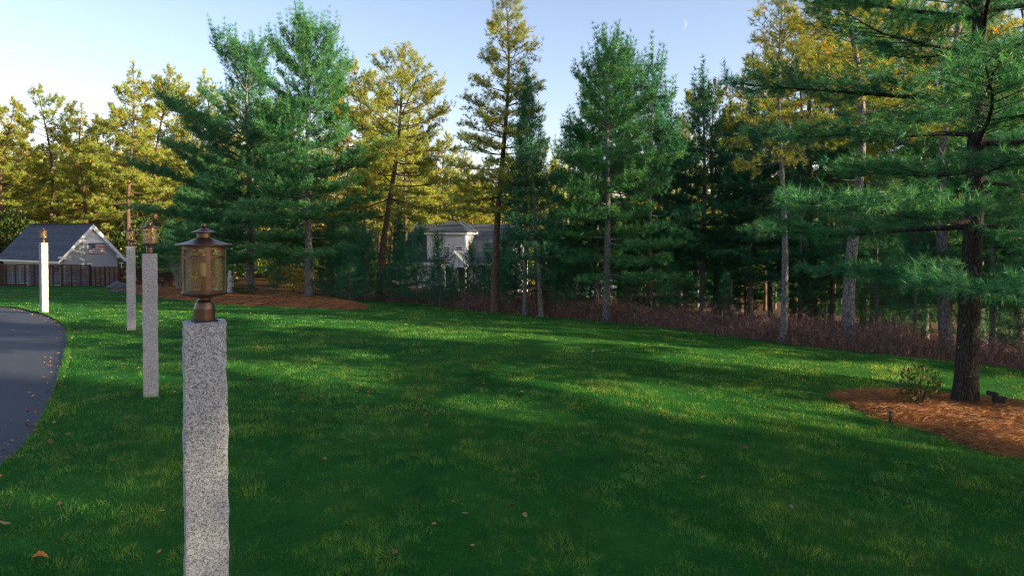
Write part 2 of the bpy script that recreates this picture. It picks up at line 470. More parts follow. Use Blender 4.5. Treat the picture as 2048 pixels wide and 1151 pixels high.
bed_right = smooth_path(px_path([(1660, 798), (1700, 789), (1770, 787), (1860, 793), (1960, 803), (2060, 815)]) + [(10.2, 10.4), (10.6, 8.6), (9.0, 7.6)] +
                        px_path([(2060, 928), (1950, 905), (1860, 872), (1780, 852), (1715, 828), (1660, 798)]), 5)[:-1]

def region_mesh(name, poly, zfun, step, extra=None):
    P = np.array(poly); x0, y0 = P.min(0); x1, y1 = P.max(0)
    gx, gy = np.meshgrid(np.arange(x0, x1, step), np.arange(y0, y1, step)); gx = gx.ravel(); gy = gy.ravel()
    gx = gx + rng.uniform(-.2, .2, gx.shape) * step; gy = gy + rng.uniform(-.2, .2, gy.shape) * step
    ok = in_poly(P, gx, gy); gx = gx[ok]; gy = gy[ok]
    ok = poly_dist(P, gx, gy) > step * 0.4
    pts = [Vector(p) for p in P] + [Vector(p) for p in zip(gx[ok], gy[ok])]
    v, e, f, *_ = delaunay_2d_cdt(pts, [], [list(range(len(P)))], 1, 1e-4)
    V = np.array([tuple(p) for p in v]); Z = zfun(V[:, 0], V[:, 1])
    F = np.array([t for t in f if len(t) == 3])
    A = V[F[:, 0]]; B = V[F[:, 1]]; C = V[F[:, 2]]
    flip = ((B - A)[:, 0] * (C - A)[:, 1] - (B - A)[:, 1] * (C - A)[:, 0]) < 0
    F[flip] = F[flip][:, ::-1]
    return tri_mesh(name, np.column_stack([V, Z]), F, smooth=True)

# ground sheet
def axis(lo, hi, a, b, step):
    c = list(np.arange(a, b + 1e-6, step)); s = step; q = b
    while q < hi: s *= 1.35; q += s; c.append(q)
    s = step; q = a
    while q > lo: s *= 1.35; q -= s; c.insert(0, q)
    return np.array(c)
gx = axis(-900, 900, -60, 50, 1.0); gy = axis(-500, 1500, -15, 85, 1.0)
XX, YY = np.meshgrid(gx, gy); nx = len(gx)
V = np.column_stack([XX.ravel(), YY.ravel(), T(XX, YY).ravel()])
ii = np.arange(len(gy) - 1)[:, None] * nx + np.arange(nx - 1)[None]
F = np.stack([ii, ii + 1, ii + nx + 1, ii + nx], -1).reshape(-1, 4)
tag(link('ground', tri_mesh('ground', V, F, smooth=True), None, M['floor']), kind='structure')

lawn = link('lawn', region_mesh('lawn', lawn_poly, lambda x, y: T(x, y) + 0.06, 0.8), None, M['turf'])
tag(lawn, kind='structure')
drive_poly = drive_edge + [(-60, 10), (-60, -12)]
tag(link('driveway', region_mesh('driveway', drive_poly, lambda x, y: T(x, y) + 0.03, 1.0), None, M['asphalt']), kind='structure')

def bed_z(poly, hgt):
    def f(x, y):
        d = np.clip(poly_dist(poly, x, y) / 0.9, 0, 1)
        ins = in_poly(poly, x, y) | (poly_dist(poly, x, y) < 1e-3)
        bumps = np.array([noise.noise((a * 1.6, b * 1.6, 3.0)) + 0.5 * noise.noise((a * 4, b * 4, 1.0)) for a, b in zip(np.ravel(x), np.ravel(y))]).reshape(np.shape(x))
        return T(x, y) + 0.055 + np.where(ins, (hgt * np.sqrt(d) + 0.05 * bumps * d), 0)
    return f
ZL = bed_z(np.array(bed_left), 0.16); ZR = bed_z(np.array(bed_right), 0.11)
bl = tag(link('planting_bed', region_mesh('planting_bed', bed_left, ZL, 0.28), None, M['straw_bed']), 'mounded orange pine straw bed under the two big white pines', 'planting bed', kind='structure')
br = tag(link('planting_bed', region_mesh('planting_bed', bed_right, ZR, 0.16), None, M['straw_bed']), 'round pine straw bed at the foot of the lone dark pine', 'planting bed', kind='structure')

# ------------------------------------------------------------------ stuff made of thin blades
def blades(base, direction, length, width, bend=None):
    """one triangle per blade; base n x 3, direction n x 3 (unit)"""
    n = len(base)
    rv = rng.normal(size=(n, 3)); s = np.cross(direction, rv); s /= np.linalg.norm(s, axis=1)[:, None] + 1e-9
    s *= (width / 2)[:, None]
    V = np.empty((n, 3, 3)); V[:, 0] = base - s; V[:, 1] = base + s; V[:, 2] = base + direction * length[:, None]
    return V.reshape(-1, 3), np.arange(3 * n).reshape(-1, 3)

def vnoise(x, y, sc, seed):
    g = np.random.default_rng(seed).random((64, 64)); u = x / sc; v = y / sc
    i = np.floor(u).astype(int); j = np.floor(v).astype(int); fu = u - i; fv = v - j; fu = fu * fu * (3 - 2 * fu); fv = fv * fv * (3 - 2 * fv)
    G = lambda a, b: g[a % 64, b % 64]
    return (G(i, j) * (1 - fu) + G(i + 1, j) * fu) * (1 - fv) + (G(i, j + 1) * (1 - fu) + G(i + 1, j + 1) * fu) * fv

def grass():
    Vs = []; ti = []; dr = []
    lp = np.array(lawn_poly)
    for (d0, d1, dens, w, hl) in ((2.6, 6.5, 4200, 0.0042, 0.052), (6.5, 9, 2700, 0.0052, 0.052), (9, 13, 1500, 0.007, 0.050), (13, 19, 650, 0.010, 0.050), (19, 30, 260, 0.015, 0.048), (30, 47, 60, 0.026, 0.045)):
        amax = R(44)
        area = amax * (d1 ** 2 - d0 ** 2); n = int(area * dens)
        rad = np.sqrt(rng.uniform(d0 ** 2, d1 ** 2, n)); an = rng.uniform(-amax, amax, n)
        x = rad * np.sin(an); y = rad * np.cos(an)
        ok = in_poly(lp, x, y) & ~in_poly(bed_left, x, y) & ~in_poly(bed_right, x, y)
        x = x[ok]; y = y[ok]; n = len(x)
        cs = max(1.0, d0 / 7)
        patch = .45 * vnoise(x, y, .13 * cs, 1) + .35 * vnoise(x, y, .45, 2) + .2 * vnoise(x, y, 1.6, 3); patch = np.clip((patch - .5) * 2.2 + .5, 0, 1)
        la = 6.28 * vnoise(x, y, .22 * cs, 5) * 1.5; lm = .75 * vnoise(x, y, .3 * cs, 6)
        lean = np.column_stack([lm * np.cos(la) + rng.normal(0, .5, n), lm * np.sin(la) + rng.normal(0, .5, n), np.ones(n)])
        lean /= np.linalg.norm(lean, axis=1)[:, None]
        L = hl * rng.uniform(0.55, 1.25, n) * (0.55 + 0.85 * patch)
        b = np.column_stack([x, y, T(x, y) + 0.052])
        v, _ = blades(b, lean, L, np.full(n, w) * rng.uniform(.7, 1.3, n))
        Vs.append(v); t = np.clip(rng.normal(0.46 + 0.75 * (patch - .5), 0.22, n), 0, 1); d = (rng.random(n) < 0.02 + .16 * vnoise(x, y, .5, 9) ** 3) * rng.uniform(.3, .9, n)
        ti.append(np.repeat(t, 3)); dr.append(np.repeat(d, 3))
    # ragged taller fringe along the driveway
    e = np.array(drive_edge); seg = e[1:] - e[:-1]; ln = np.hypot(*seg.T); k = rng.choice(len(seg), 9000, p=ln / ln.sum()); u = rng.random(9000)
    p = e[k] + seg[k] * u[:, None]; nrm = np.column_stack([seg[k][:, 1], -seg[k][:, 0]]) / ln[k][:, None]
    p = p + nrm * rng.uniform(0, .10, 9000)[:, None]
    lean = np.column_stack([-nrm[:, 0] * .7 + rng.normal(0, .5, 9000), -nrm[:, 1] * .7 + rng.normal(0, .5, 9000), np.ones(9000)]); lean /= np.linalg.norm(lean, axis=1)[:, None]
    v, _ = blades(np.column_stack([p, T(p[:, 0], p[:, 1]) + .045]), lean, rng.uniform(.05, .11, 9000), np.full(9000, .009))
    Vs.append(v); ti.append(np.repeat(rng.uniform(.1, .7, 9000), 3)); dr.append(np.repeat((rng.random(9000) < .05) * .8, 3))
    V = np.concatenate(Vs)
    o = link('grass', tri_mesh('grass', V, np.arange(len(V)).reshape(-1, 3), {'tint': np.concatenate(ti), 'dry': np.concatenate(dr)}), None, M['grass'])
    tag(o, 'short mown green grass covering the lawn', 'grass', kind='stuff')
    print('grass tris', len(V) // 3)
grass()

def straw(poly, zf, n, L, w, name, label):
    P = np.array(poly); lo = P.min(0) - .15; hi = P.max(0) + .15
    x = rng.uniform(lo[0], hi[0], n * 3); y = rng.uniform(lo[1], hi[1], n * 3)
    ok = in_poly(P, x, y) | (poly_dist(P, x, y) < rng.exponential(.05, n * 3)); x = x[ok][:n]; y = y[ok][:n]; n = len(x)
    a = rng.uniform(0, 2 * np.pi, n); d = np.column_stack([np.cos(a), np.sin(a), rng.normal(0.02, .16, n)]); d /= np.linalg.norm(d, axis=1)[:, None]
    v, f = blades(np.column_stack([x, y, zf(x, y) + rng.uniform(0.005, .03, n)]), d, L * rng.uniform(.6, 1.3, n), np.full(n, w))
    o = link(name, tri_mesh(name, v, f, {'tint': np.repeat(np.clip(rng.normal(.5, .25, n), 0, 1), 3)}), None, M['straw'])
    tag(o, label, 'pine straw', kind='stuff')
straw(bed_right, ZR, 26000, .16, .005, 'pine_straw', 'loose orange pine straw around the lone dark pine')
straw(bed_left, ZL, 16000, .22, .012, 'pine_straw', 'loose orange pine straw under the two big white pines')

def brush():
    e = np.array([p for p in wood_edge if p[1] > -2]); e = e[:int(len(e) * .80)]
    seg = e[1:] - e[:-1]; ln = np.hypot(*seg.T)
    n = 56000
    k = rng.choice(len(seg), n, p=ln / ln.sum()); u = rng.random(n); off = rng.uniform(-.05, 1, n) ** 1.3 * 4.2; off = np.nan_to_num(off, nan=0.0)
    nrm = np.column_stack([seg[k][:, 1], -seg[k][:, 0]]) / ln[k][:, None]
    p = e[k] + seg[k] * u[:, None] + nrm * off[:, None]
    cl = 0.5 + 0.5 * np.sin(p[:, 0] * 1.9 + 2 * np.sin(p[:, 1] * 1.3)) * np.cos(p[:, 1] * 2.3)
    ok = rng.random(n) < 0.35 + 0.65 * cl; p = p[ok]; off = off[ok]; cl = cl[ok]; n = len(p)
    d = np.column_stack([rng.normal(0, .38, n), rng.normal(0, .38, n), np.ones(n)]); d /= np.linalg.norm(d, axis=1)[:, None]
    L = rng.uniform(.25, .80, n) * np.clip(.35 + off * 1.1, 0, 1) * (0.7 + .6 * cl)
    base = np.column_stack([p, T(p[:, 0], p[:, 1])])
    v, _ = blades(base, d, L, rng.uniform(.006, .013, n)); t = np.clip(rng.normal(.36, .24, n), 0, 1)
    Vs = [v]; ts = [np.repeat(t, 3)]
    for _ in range(3):        # side twigs with small dead leaves
        q = base + d * (L * rng.uniform(.35, .95, n))[:, None]; dd = d + rng.normal(0, .8, (n, 3)); dd /= np.linalg.norm(dd, axis=1)[:, None]
        v, _ = blades(q, dd, L * rng.uniform(.15, .4, n), rng.uniform(.006, .022, n)); Vs.append(v); ts.append(np.repeat(np.clip(t + rng.normal(0, .15, n), 0, 1), 3))
    V = np.concatenate(Vs)
    tag(link('dry_brush', tri_mesh('dry_brush', V, np.arange(len(V)).reshape(-1, 3), {'tint': np.concatenate(ts)}), None, M['brush']),
        'knee high russet dry brush along the edge of the wood', 'brush', kind='stuff')
brush()

# ------------------------------------------------------------------ pines
def needle_mesh(name, P, D, tint, age, nn, nl, nw, spread, shoot, droop=0.0):
    N = len(P)
    P = np.repeat(P, nn, 0); D = np.repeat(D, nn, 0); n = N * nn
    u = rng.normal(size=(n, 3)); u /= np.linalg.norm(u, axis=1)[:, None]
    d = D * (1 - spread * .45) + u * spread; d[:, 2] -= droop; d /= np.linalg.norm(d, axis=1)[:, None] + 1e-9
    base = P + D * (rng.uniform(-.6, .5, n) * shoot)[:, None]
    v, f = blades(base, d, nl * rng.uniform(.7, 1.2, n), nw * rng.uniform(.7, 1.3, n))
    t = np.clip(np.repeat(tint, nn) + rng.normal(0, .1, n), 0, 1); a = np.clip(np.repeat(age, nn), 0, 1)
    return tri_mesh(name, v, f, {'tint': np.repeat(t, 3), 'age': np.repeat(a, 3)})

def gen_pine(name, kind, H, zb, Rmax, seed, needle, trunk_r, nn=9, nl=.15, nw=.014, whorl=.62, nper=5, dens=1.0, profile=None, twigs=True,
             bare=0, age=0.0, lean=(0, 0), wig=.10, elev=(-8, 58), curve=14, blet=0.125, spread=.75, bark='bark_grey', sides=10, drop=0.0):
    """returns (trunk mesh with limbs, crown mesh)"""
    r = random.Random(seed)
    prof = profile or (lambda t: (1 - t) ** .72 * (.62 + .38 * min(1, t * 5)))
    w = MB()
    ph = r.uniform(0, 6)
    def axis_at(z):
        q = z / H
        return Vector((lean[0] * z + wig * math.sin(q * 5 + ph) * q, lean[1] * z + wig * math.cos(q * 4.1 + ph) * q, z))
    def rad_at(z):
        q = z / H
        return trunk_r * max(.04, (1 - q) ** .85) * (1 + .55 * math.exp(-z / .22)) + .008
    zs = [-.25, -.05, .06, .18, .35, .6] + list(np.arange(.95, H, .42)) + [H]
    pts = [axis_at(z) for z in zs]
    n0 = len(w.v)
    w.tube(pts, [rad_at(max(z, 0)) for z in zs], sides)
    for i in range(n0, len(w.v)):                 # uneven bark outline
        v = Vector(w.v[i]); c = axis_at(v.z); k = 1 + .13 * noise.noise((v.x * 9, v.y * 9, v.z * 2.2)) + (.25 * noise.noise((v.x * 6, v.y * 6, 0)) if v.z < .3 else 0)
        w.v[i] = tuple(c + (v - c) * k)
    TP = []; TD = []; TT = []; TA = []
    def limb(z, az, L, e0, crv, r0, foliage=True, s0=.25):
        p = axis_at(z); pp = [p.copy()]; ds = []; steps = 7
        a = az
        for k in range(steps):
            s = (k + .5) / steps
            e = R(e0 + crv * (s - .2) + r.uniform(-5, 5)); a += r.uniform(-.10, .10)
            d = Vector((math.cos(e) * math.cos(a), math.cos(e) * math.sin(a), math.sin(e)))
            p = p + d * (L / steps); pp.append(p.copy()); ds.append(d)
        w.tube(pp, [max(.004, r0 * (1 - .88 * k / steps)) for k in range(steps + 1)], 5 if r0 > .03 else 4, False)
        if not foliage: return
        def tufts(a0, d, ln, s, inner):
            m = max(1, int(ln / (.125 / dens) + r.random()))
            u = (np.arange(m) + rng.uniform(.1, 1.0, m)) / m
            u = u ** .85
            q = np.array(a0)[None] + np.array(d)[None] * (u * ln)[:, None] + rng.normal(0, .05, (m, 3)) * (1, 1, .9)
            dd = np.array(d)[None] * .8 + rng.normal(0, .38, (m, 3)) + np.array([0, 0, .28])
            dd /= np.linalg.norm(dd, axis=1)[:, None]
            TP.append(q); TD.append(dd)
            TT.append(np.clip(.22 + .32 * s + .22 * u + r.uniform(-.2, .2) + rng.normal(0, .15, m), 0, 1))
            TA.append(np.where(rng.random(m) < age * (1.25 - s), rng.uniform(.35, 1, m), rng.uniform(0, .08, m)))
        sstep = blet / max(L, .3); s = s0; side = 1
        while s < 1.0:
            k = min(steps - 1, int(s * steps)); fr = s * steps - k
            q = pp[k].lerp(pp[k + 1], fr); d = ds[k]
            lb = (.24 + .50 * L * (1 - s) ** .8 * (.35 + .65 * min(1, s * 2))) * r.uniform(.6, 1.25)
            lb = min(lb, 1.3)
            ang = R(r.uniform(38, 68)) * side; side = -side
            dh = Vector((d.x * math.cos(ang) - d.y * math.sin(ang), d.x * math.sin(ang) + d.y * math.cos(ang), d.z * .7 + r.uniform(-.05, .28)))
            if kind == 'pitch': dh.z += r.uniform(-.35, .45)
            dh.normalize()
            if twigs: w.tube([q, q + dh * lb * .55, q + dh * lb], [.006 + .004 * lb, .005, .003], 3, False)
            tufts(q, dh, lb, s, False)
            if kind == 'white' and e0 > 4 and r.random() < .6:
                c_ = .22 + .3 * min(1, e0 / 50); m_ = 3
                TP.append(np.array(q + dh * lb)[None] + np.outer(np.linspace(.2, 1, m_) * c_, (dh.x * .25, dh.y * .25, 1))); TD.append(np.tile((dh.x * .2, dh.y * .2, .95), (m_, 1)))
                TT.append(np.clip(.62 + rng.normal(0, .15, m_), 0, 1)); TA.append(np.zeros(m_))
            if lb > .45:
                for sd in (-1, 1):
                    an2 = R(r.uniform(30, 55)) * sd; q2 = q + dh * lb * r.uniform(.3, .6)
                    d2 = Vector((dh.x * math.cos(an2) - dh.y * math.sin(an2), dh.x * math.sin(an2) + dh.y * math.cos(an2), dh.z + r.uniform(-.05, .3))).normalized()
                    tufts(q2, d2, lb * r.uniform(.3, .5), s, False)
            s += sstep * r.uniform(.75, 1.25)
        tufts(pp[-2], ds[-1], L / steps * 1.3, 1, False)
    z = zb
    while z < H - .25:
        t = (z - zb) / (H - zb); az0 = r.uniform(0, 6.28); n = max(3, nper + r.choice((-1, 0, 0, 1)))
        for k in range(n):
            L = Rmax * prof(t) * (r.uniform(.55, 1.2) if kind == 'white' else r.uniform(.45, 1.2))
            if L < .18: L = .18
            if r.random() < drop: continue
            az = az0 + 6.283 * k / n + r.uniform(-.3, .3)
            e0 = elev[0] + (elev[1] - elev[0]) * t ** 1.25 + r.uniform(-7, 7)
            limb(min(H - .05, z + r.uniform(-.12, .12)), az, L, e0, curve + r.uniform(-8, 10), .008 + .0105 * L * (1 - .3 * t), True, .22 if kind == 'white' else .46)
        z += whorl * r.uniform(.8, 1.2) * (1 - .35 * t)
    limb(H - .4, 0, .6, 86, 3, .012, True, .1)
    for k in range(bare):
        zz = r.uniform(.22, 1) * zb
        limb(zz, r.uniform(0, 6.28), r.uniform(.3, 1.3), r.uniform(-15, 15), 8, .012, False)
    P = np.concatenate(TP); D = np.concatenate(TD)
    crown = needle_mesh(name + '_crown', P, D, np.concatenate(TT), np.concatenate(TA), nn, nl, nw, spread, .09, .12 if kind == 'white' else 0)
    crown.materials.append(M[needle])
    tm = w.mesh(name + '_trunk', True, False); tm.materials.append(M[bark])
    print(name, 'tufts', len(P), 'needle tris', len(P) * nn, 'wood faces', len(w.f))
    return tm, crown, H

def plant_tree(proto, name, label, loc, rz=0.0, s=1.0, group=None, sxy=None, tilt=(0, 0), cat='tree'):
    tm, cm, H = proto
    e = empty(name, loc, 0, label, cat, group)
    e.rotation_euler = (tilt[0], tilt[1], rz); e.scale = (sxy or s, sxy or s, s)
    link('trunk', tm, e); link('crown', cm, e)
    return e

PR = {}
pw = lambda p: (lambda t: (1 - t) ** p)
PR['big_a'] = gen_pine('big_a', 'white', 11.7, 2.3, 3.9, 11, 'white_pine_needles', .17, nn=13, dens=1.4, whorl=.66, drop=.10, elev=(-6, 62), profile=lambda t: (1 - t) ** .40 * (.75 + .25 * min(1, t * 4)), nl=.165, nw=.0155)
PR['big_b'] = gen_pine('big_b', 'white', 10.6, 1.8, 5.0, 12, 'white_pine_needles', .18, nn=13, dens=1.3, whorl=.66, drop=.10, elev=(-10, 62), profile=lambda t: (1 - t) ** .44 * (.8 + .2 * min(1, t * 4)), nl=.165, nw=.0155)
PR['mid_a'] = gen_pine('mid_a', 'white', 10.6, 1.9, 3.3, 13, 'white_pine_needles', .15, nn=13, dens=1.3, whorl=.66, drop=.12, elev=(-6, 62), profile=lambda t: (1 - t) ** .66 * (.8 + .2 * min(1, t * 4)) + .05, nl=.165, nw=.016)
PR['mid_b'] = gen_pine('mid_b', 'white', 9.2, 2.0, 2.4, 14, 'dark_pine_needles', .10, nn=13, dens=1.15, whorl=.58, drop=.14, elev=(-4, 62), nl=.17, nw=.018)
PR['slim'] = gen_pine('slim', 'white', 9.0, 1.6, 1.5, 15, 'dark_pine_needles', .085, nn=12, dens=.8, whorl=.60, elev=(0, 68), nl=.17, nw=.015, bare=6)
PR['sapling'] = gen_pine('sapling', 'white', 3.6, .35, 1.05, 16, 'dark_pine_needles', .035, nn=12, dens=.85, whorl=.34, elev=(10, 66), nl=.14, nw=.012, sides=6)
round_top = lambda t: max(.16, 1 - (1.55 * t - .55) ** 2)
PR['pitch_tall'] = gen_pine('pitch_tall', 'pitch', 12.2, 4.0, 2.2, 21, 'pitch_pine_needles', .15, nn=15, dens=1.45, whorl=.46, nper=6, age=.16, elev=(-8, 42), profile=lambda t: (1 - t) ** .62 * (.8 + .2 * min(1, t * 3)) + .07, nl=.125, nw=.0145, spread=.95, bare=10, bark='bark_brown', curve=24, wig=.25)
PR['pitch_broad'] = gen_pine('pitch_broad', 'pitch', 9.6, 3.4, 2.9, 22, 'pitch_pine_needles', .14, nn=15, dens=1.45, whorl=.50, age=.20, elev=(-12, 52), profile=round_top, nl=.125, nw=.0145, spread=.95, bare=8, bark='bark_brown', curve=26, wig=.4, drop=.15)
PR['pitch_back'] = gen_pine('pitch_back', 'pitch', 14.0, 5.4, 3.3, 23, 'pitch_pine_needles', .17, nn=13, dens=1.15, whorl=.66, nper=4, age=.18, elev=(-14, 52), profile=round_top, nl=.17, nw=.026, spread=.95, bare=10, bark='bark_brown', curve=28, wig=.6, twigs=False, drop=.22)
PR['pitch_back_b'] = gen_pine('pitch_back_b', 'pitch', 13.0, 4.4, 2.8, 24, 'pitch_pine_needles', .15, nn=13, dens=1.15, whorl=.62, nper=4, age=.18, elev=(-12, 50), profile=lambda t: max(.16, 1 - (1.5 * t - .42) ** 2), nl=.17, nw=.026, spread=.95, bare=8, bark='bark_brown', curve=28, wig=.5, twigs=False, drop=.18)
PR['bushy'] = gen_pine('bushy', 'white', 6.0, .45, 1.75, 17, 'dark_pine_needles', .06, nn=13, dens=1.0, whorl=.42, elev=(0, 66), nl=.16, nw=.016, sides=7)
PR['hero'] = gen_pine('hero', 'white', 12.5, 2.35, 4.2, 31, 'dark_pine_needles', .165, nn=22, dens=1.5, whorl=.72, nper=5, elev=(-6, 48), profile=lambda t: (1 - t) ** .6 * (.85 + .15 * min(1, t * 4)), nl=.135, nw=.0078, blet=.13, bark='bark_dark', sides=16, curve=10, spread=.7, drop=.10)

# ------------------------------------------------------------------ tree placement
def tree_px(key, name, label, bx, by, top, rz=0.0, group=None, wide=1.0, tilt=(0, 0), cat='tree', hid=None):
    """tree rooted where photo pixel (bx, by) meets the ground, as tall as the pixel row of its top asks"""
    g = on_ground(bx, by) if hid is None else Vector((at_depth(bx, by, hid).x, hid, 0))
    g.z = Tz(g.x, g.y)
    d = ray(bx, top); h = CZ + d.z * (g.y / d.y) - g.z
    s = h / PR[key][2]
    return plant_tree(PR[key], name, label, g, rz, s, group, s * wide, tilt, cat)

tree_px('big_a', 'white_pine', 'tallest full white pine with grey trunk in the straw bed', 618, 602, 62, .4)
tree_px('big_b', 'white_pine', 'broad white pine with dark trunk behind the garden statue', 500, 590, 112, 2.1, wide=1.0)
tree_px('pitch_broad', 'pitch_pine', 'yellow sunlit pitch pine with a leaning trunk beside the straw bed', 757, 602, 95, 1.0, tilt=(0, R(8)))
tree_px('pitch_tall', 'pitch_pine', 'tallest narrow pitch pine with layered clumps before the grey roofed house', 989, 628, 0, 2.6, tilt=(0, R(-2.4)))
tree_px('slim', 'white_pine', 'slim pale green white pine next to the narrow pitch pine', 1050, 633, 185, .3)
tree_px('slim', 'white_pine', 'slim white pine with a trunk leaning right', 1082, 636, 170, 4.0, tilt=(0, R(5)))
tree_px('mid_a', 'white_pine', 'full white pine with lichen spotted trunk at the brush edge', 1213, 645, 88, 1.2)
tree_px('mid_b', 'white_pine', 'dark slender white pine touching the full lichen trunked one', 1193, 636, 130, 2.2)
tree_px('mid_b', 'white_pine', 'bushy topped dark pine right behind the full white pine', 1300, 628, 120, 3.2, hid=26)
tree_px('mid_b', 'white_pine', 'very dark dense pine left of the pale thin trunk', 1405, 640, 165, .9, wide=1.15)
tree_px('mid_b', 'white_pine', 'shaded dark pine close behind the pale thin trunk', 1500, 640, 210, 4.4, hid=27, wide=1.1)
PR['thin'] = gen_pine('thin', 'pitch', 10.6, 5.6, 1.7, 41, 'pitch_pine_needles', .105, nn=14, dens=1.1, whorl=.5, age=.12, elev=(-10, 50), profile=lambda t: max(.15, (1 - (1.5 * t - .5) ** 2)), nl=.13, nw=.013, spread=.95, bare=9, bark='bark_grey', curve=20, wig=.35)
tree_px('thin', 'pitch_pine', 'thin pine with pale bare crooked trunk standing in the brush', 1566, 688, -10, .5)
tree_px('thin', 'pitch_pine', 'thick grey trunked pine standing in the brush', 1697, 692, -120, 2.5, wide=1.5)
tree_px('thin', 'pitch_pine', 'pale trunked pine behind the lone dark pine', 1892, 700, -190, 4.1, wide=1.3)
tree_px('pitch_back_b', 'pitch_pine', 'orange tinged pitch pine rising behind the thin pale trunk', 1630, 640, -60, 1.1, hid=28)
hero_at = on_ground(1930, 822)
hero = plant_tree(PR['hero'], 'white_pine', 'large dark lone pine with drooping boughs in the round straw bed', hero_at, 5.35, 1.0, tilt=(0, R(1.2)))

# the sunlit stand behind the pool house
k = 0
for bx, top, Y, key in ((-95, 170, 60, 'pitch_back'), (-40, 225, 66, 'pitch_back_b'), (12, 200, 58, 'pitch_back'), (45, 230, 70, 'pitch_back_b'), (98, 182, 62, 'pitch_back'), (128, 250, 72, 'pitch_back_b'), (172, 215, 60, 'pitch_back_b'),
                        (212, 245, 70, 'pitch_back'), (262, 132, 56, 'pitch_back_b'), (318, 138, 60, 'pitch_back'), (365, 160, 68, 'pitch_back'), (410, 150, 60, 'pitch_back_b'), (-160, 150, 64, 'pitch_back'), (290, 250, 74, 'pitch_back'), (40, 265, 76, 'pitch_back'), (-20, 260, 74, 'pitch_back_b'), (150, 290, 78, 'pitch_back'), (238, 275, 76, 'pitch_back_b'), (110, 320, 66, 'pitch_back_b'), (60, 330, 64, 'pitch_back'), (0, 340, 68, 'pitch_back_b'), (200, 330, 66, 'pitch_back'), (270, 300, 66, 'pitch_back_b'), (335, 290, 72, 'pitch_back'), (390, 260, 76, 'pitch_back_b'), (80, 300, 80, 'pitch_back_b'), (15, 310, 84, 'pitch_back'), (190, 310, 84, 'pitch_back')):
    lab = {262: 'tallest sunlit pine of the stand behind the pool house', 318: 'tall sunlit pine between the tallest stand pine and the broad white pine', 98: 'open crowned sunlit pine rising straight behind the pool house ridge',
           172: 'sunlit pine rising just behind the pool house gable peak', 12: 'sunlit pine rising behind the far roof end of the pool house'}.get(bx, 'sunlit yellow pine standing in the crowd of the stand behind the pool house')
    tree_px(key, 'pitch_pine', lab, bx, 560, top, k * 1.7, 'sunlit pines behind the pool house', hid=Y, wide=.95); k += 1
# behind the two big white pines and round the far house
for bx, top, Y, key in ((690, 165, 66, 'pitch_back_b'), (728, 135, 68, 'pitch_back'), (815, 185, 60, 'pitch_back_b'), (880, 270, 66, 'pitch_back'), (905, 330, 80, 'pitch_back_b'), (780, 240, 62, 'pitch_back'), (940, 345, 84, 'pitch_back'), (1010, 300, 78, 'pitch_back_b'), (1075, 290, 74, 'pitch_back'), (560, 200, 78, 'pitch_back'), (470, 185, 76, 'pitch_back_b'), (650, 260, 80, 'pitch_back_b'), (760, 310, 78, 'pitch_back'), (850, 340, 86, 'pitch_back_b'), (980, 360, 88, 'pitch_back'), (930, 300, 90, 'pitch_back_b')):
    tree_px(key, 'pitch_pine', 'yellow green pine rising between the white pines and the far house', bx, 580, top, k * 1.3, 'pines round the far house', hid=Y, wide=.9); k += 1
# shaded wood on the right
for bx, top, Y, key in ((1140, 250, 36, 'mid_b'), (1255, 110, 30, 'mid_a'), (1330, 200, 34, 'mid_b'), (1360, 235, 46, 'pitch_back_b'), (1430, 165, 38, 'pitch_back'), (1460, 230, 31, 'mid_b'), (1480, 175, 46, 'pitch_back_b'), (1540, 200, 36, 'mid_b'),
                        (1590, 60, 40, 'pitch_back'), (1650, 40, 34, 'pitch_back_b'), (1665, 150, 27, 'mid_b'), (1730, 60, 30, 'mid_a'), (1780, -60, 36, 'pitch_back'), (1850, 100, 25, 'mid_b'), (1900, -40, 32, 'pitch_back_b'),
                        (1960, 40, 24, 'mid_a'), (2040, -60, 30, 'pitch_back'), (2060, 60, 21, 'mid_b'), (1985, 240, 20, 'mid_b'), (1600, 300, 26, 'mid_b'), (1755, 330, 22.5, 'slim'), (1830, 360, 20, 'slim'), (2110, 40, 26, 'mid_a'), (1395, 330, 50, 'mid_b'), (1240, 300, 52, 'pitch_back'), (1530, 330, 54, 'pitch_back_b'), (1680, 250, 54, 'pitch_back'), (1290, 330, 60, 'pitch_back_b')):
    tree_px(key, 'white_pine' if key[0] != 'p' else 'pitch_pine', {1430: 'yellow topped pine rising above the very dark dense pine', 1255: 'dark pine peeking out right behind the full lichen trunked white pine', 1590: 'tall pine behind the thin pale bare trunk'}.get(bx, 'tall yellow tinged pitch pine deep in the shaded wood' if key[0] == 'p' else 'slim dark pine deep in the shaded wood' if key == 'slim' else 'dark full white pine deep in the shaded wood'), bx, 600, top, k * 2.3, 'pines in the shaded wood', hid=Y); k += 1
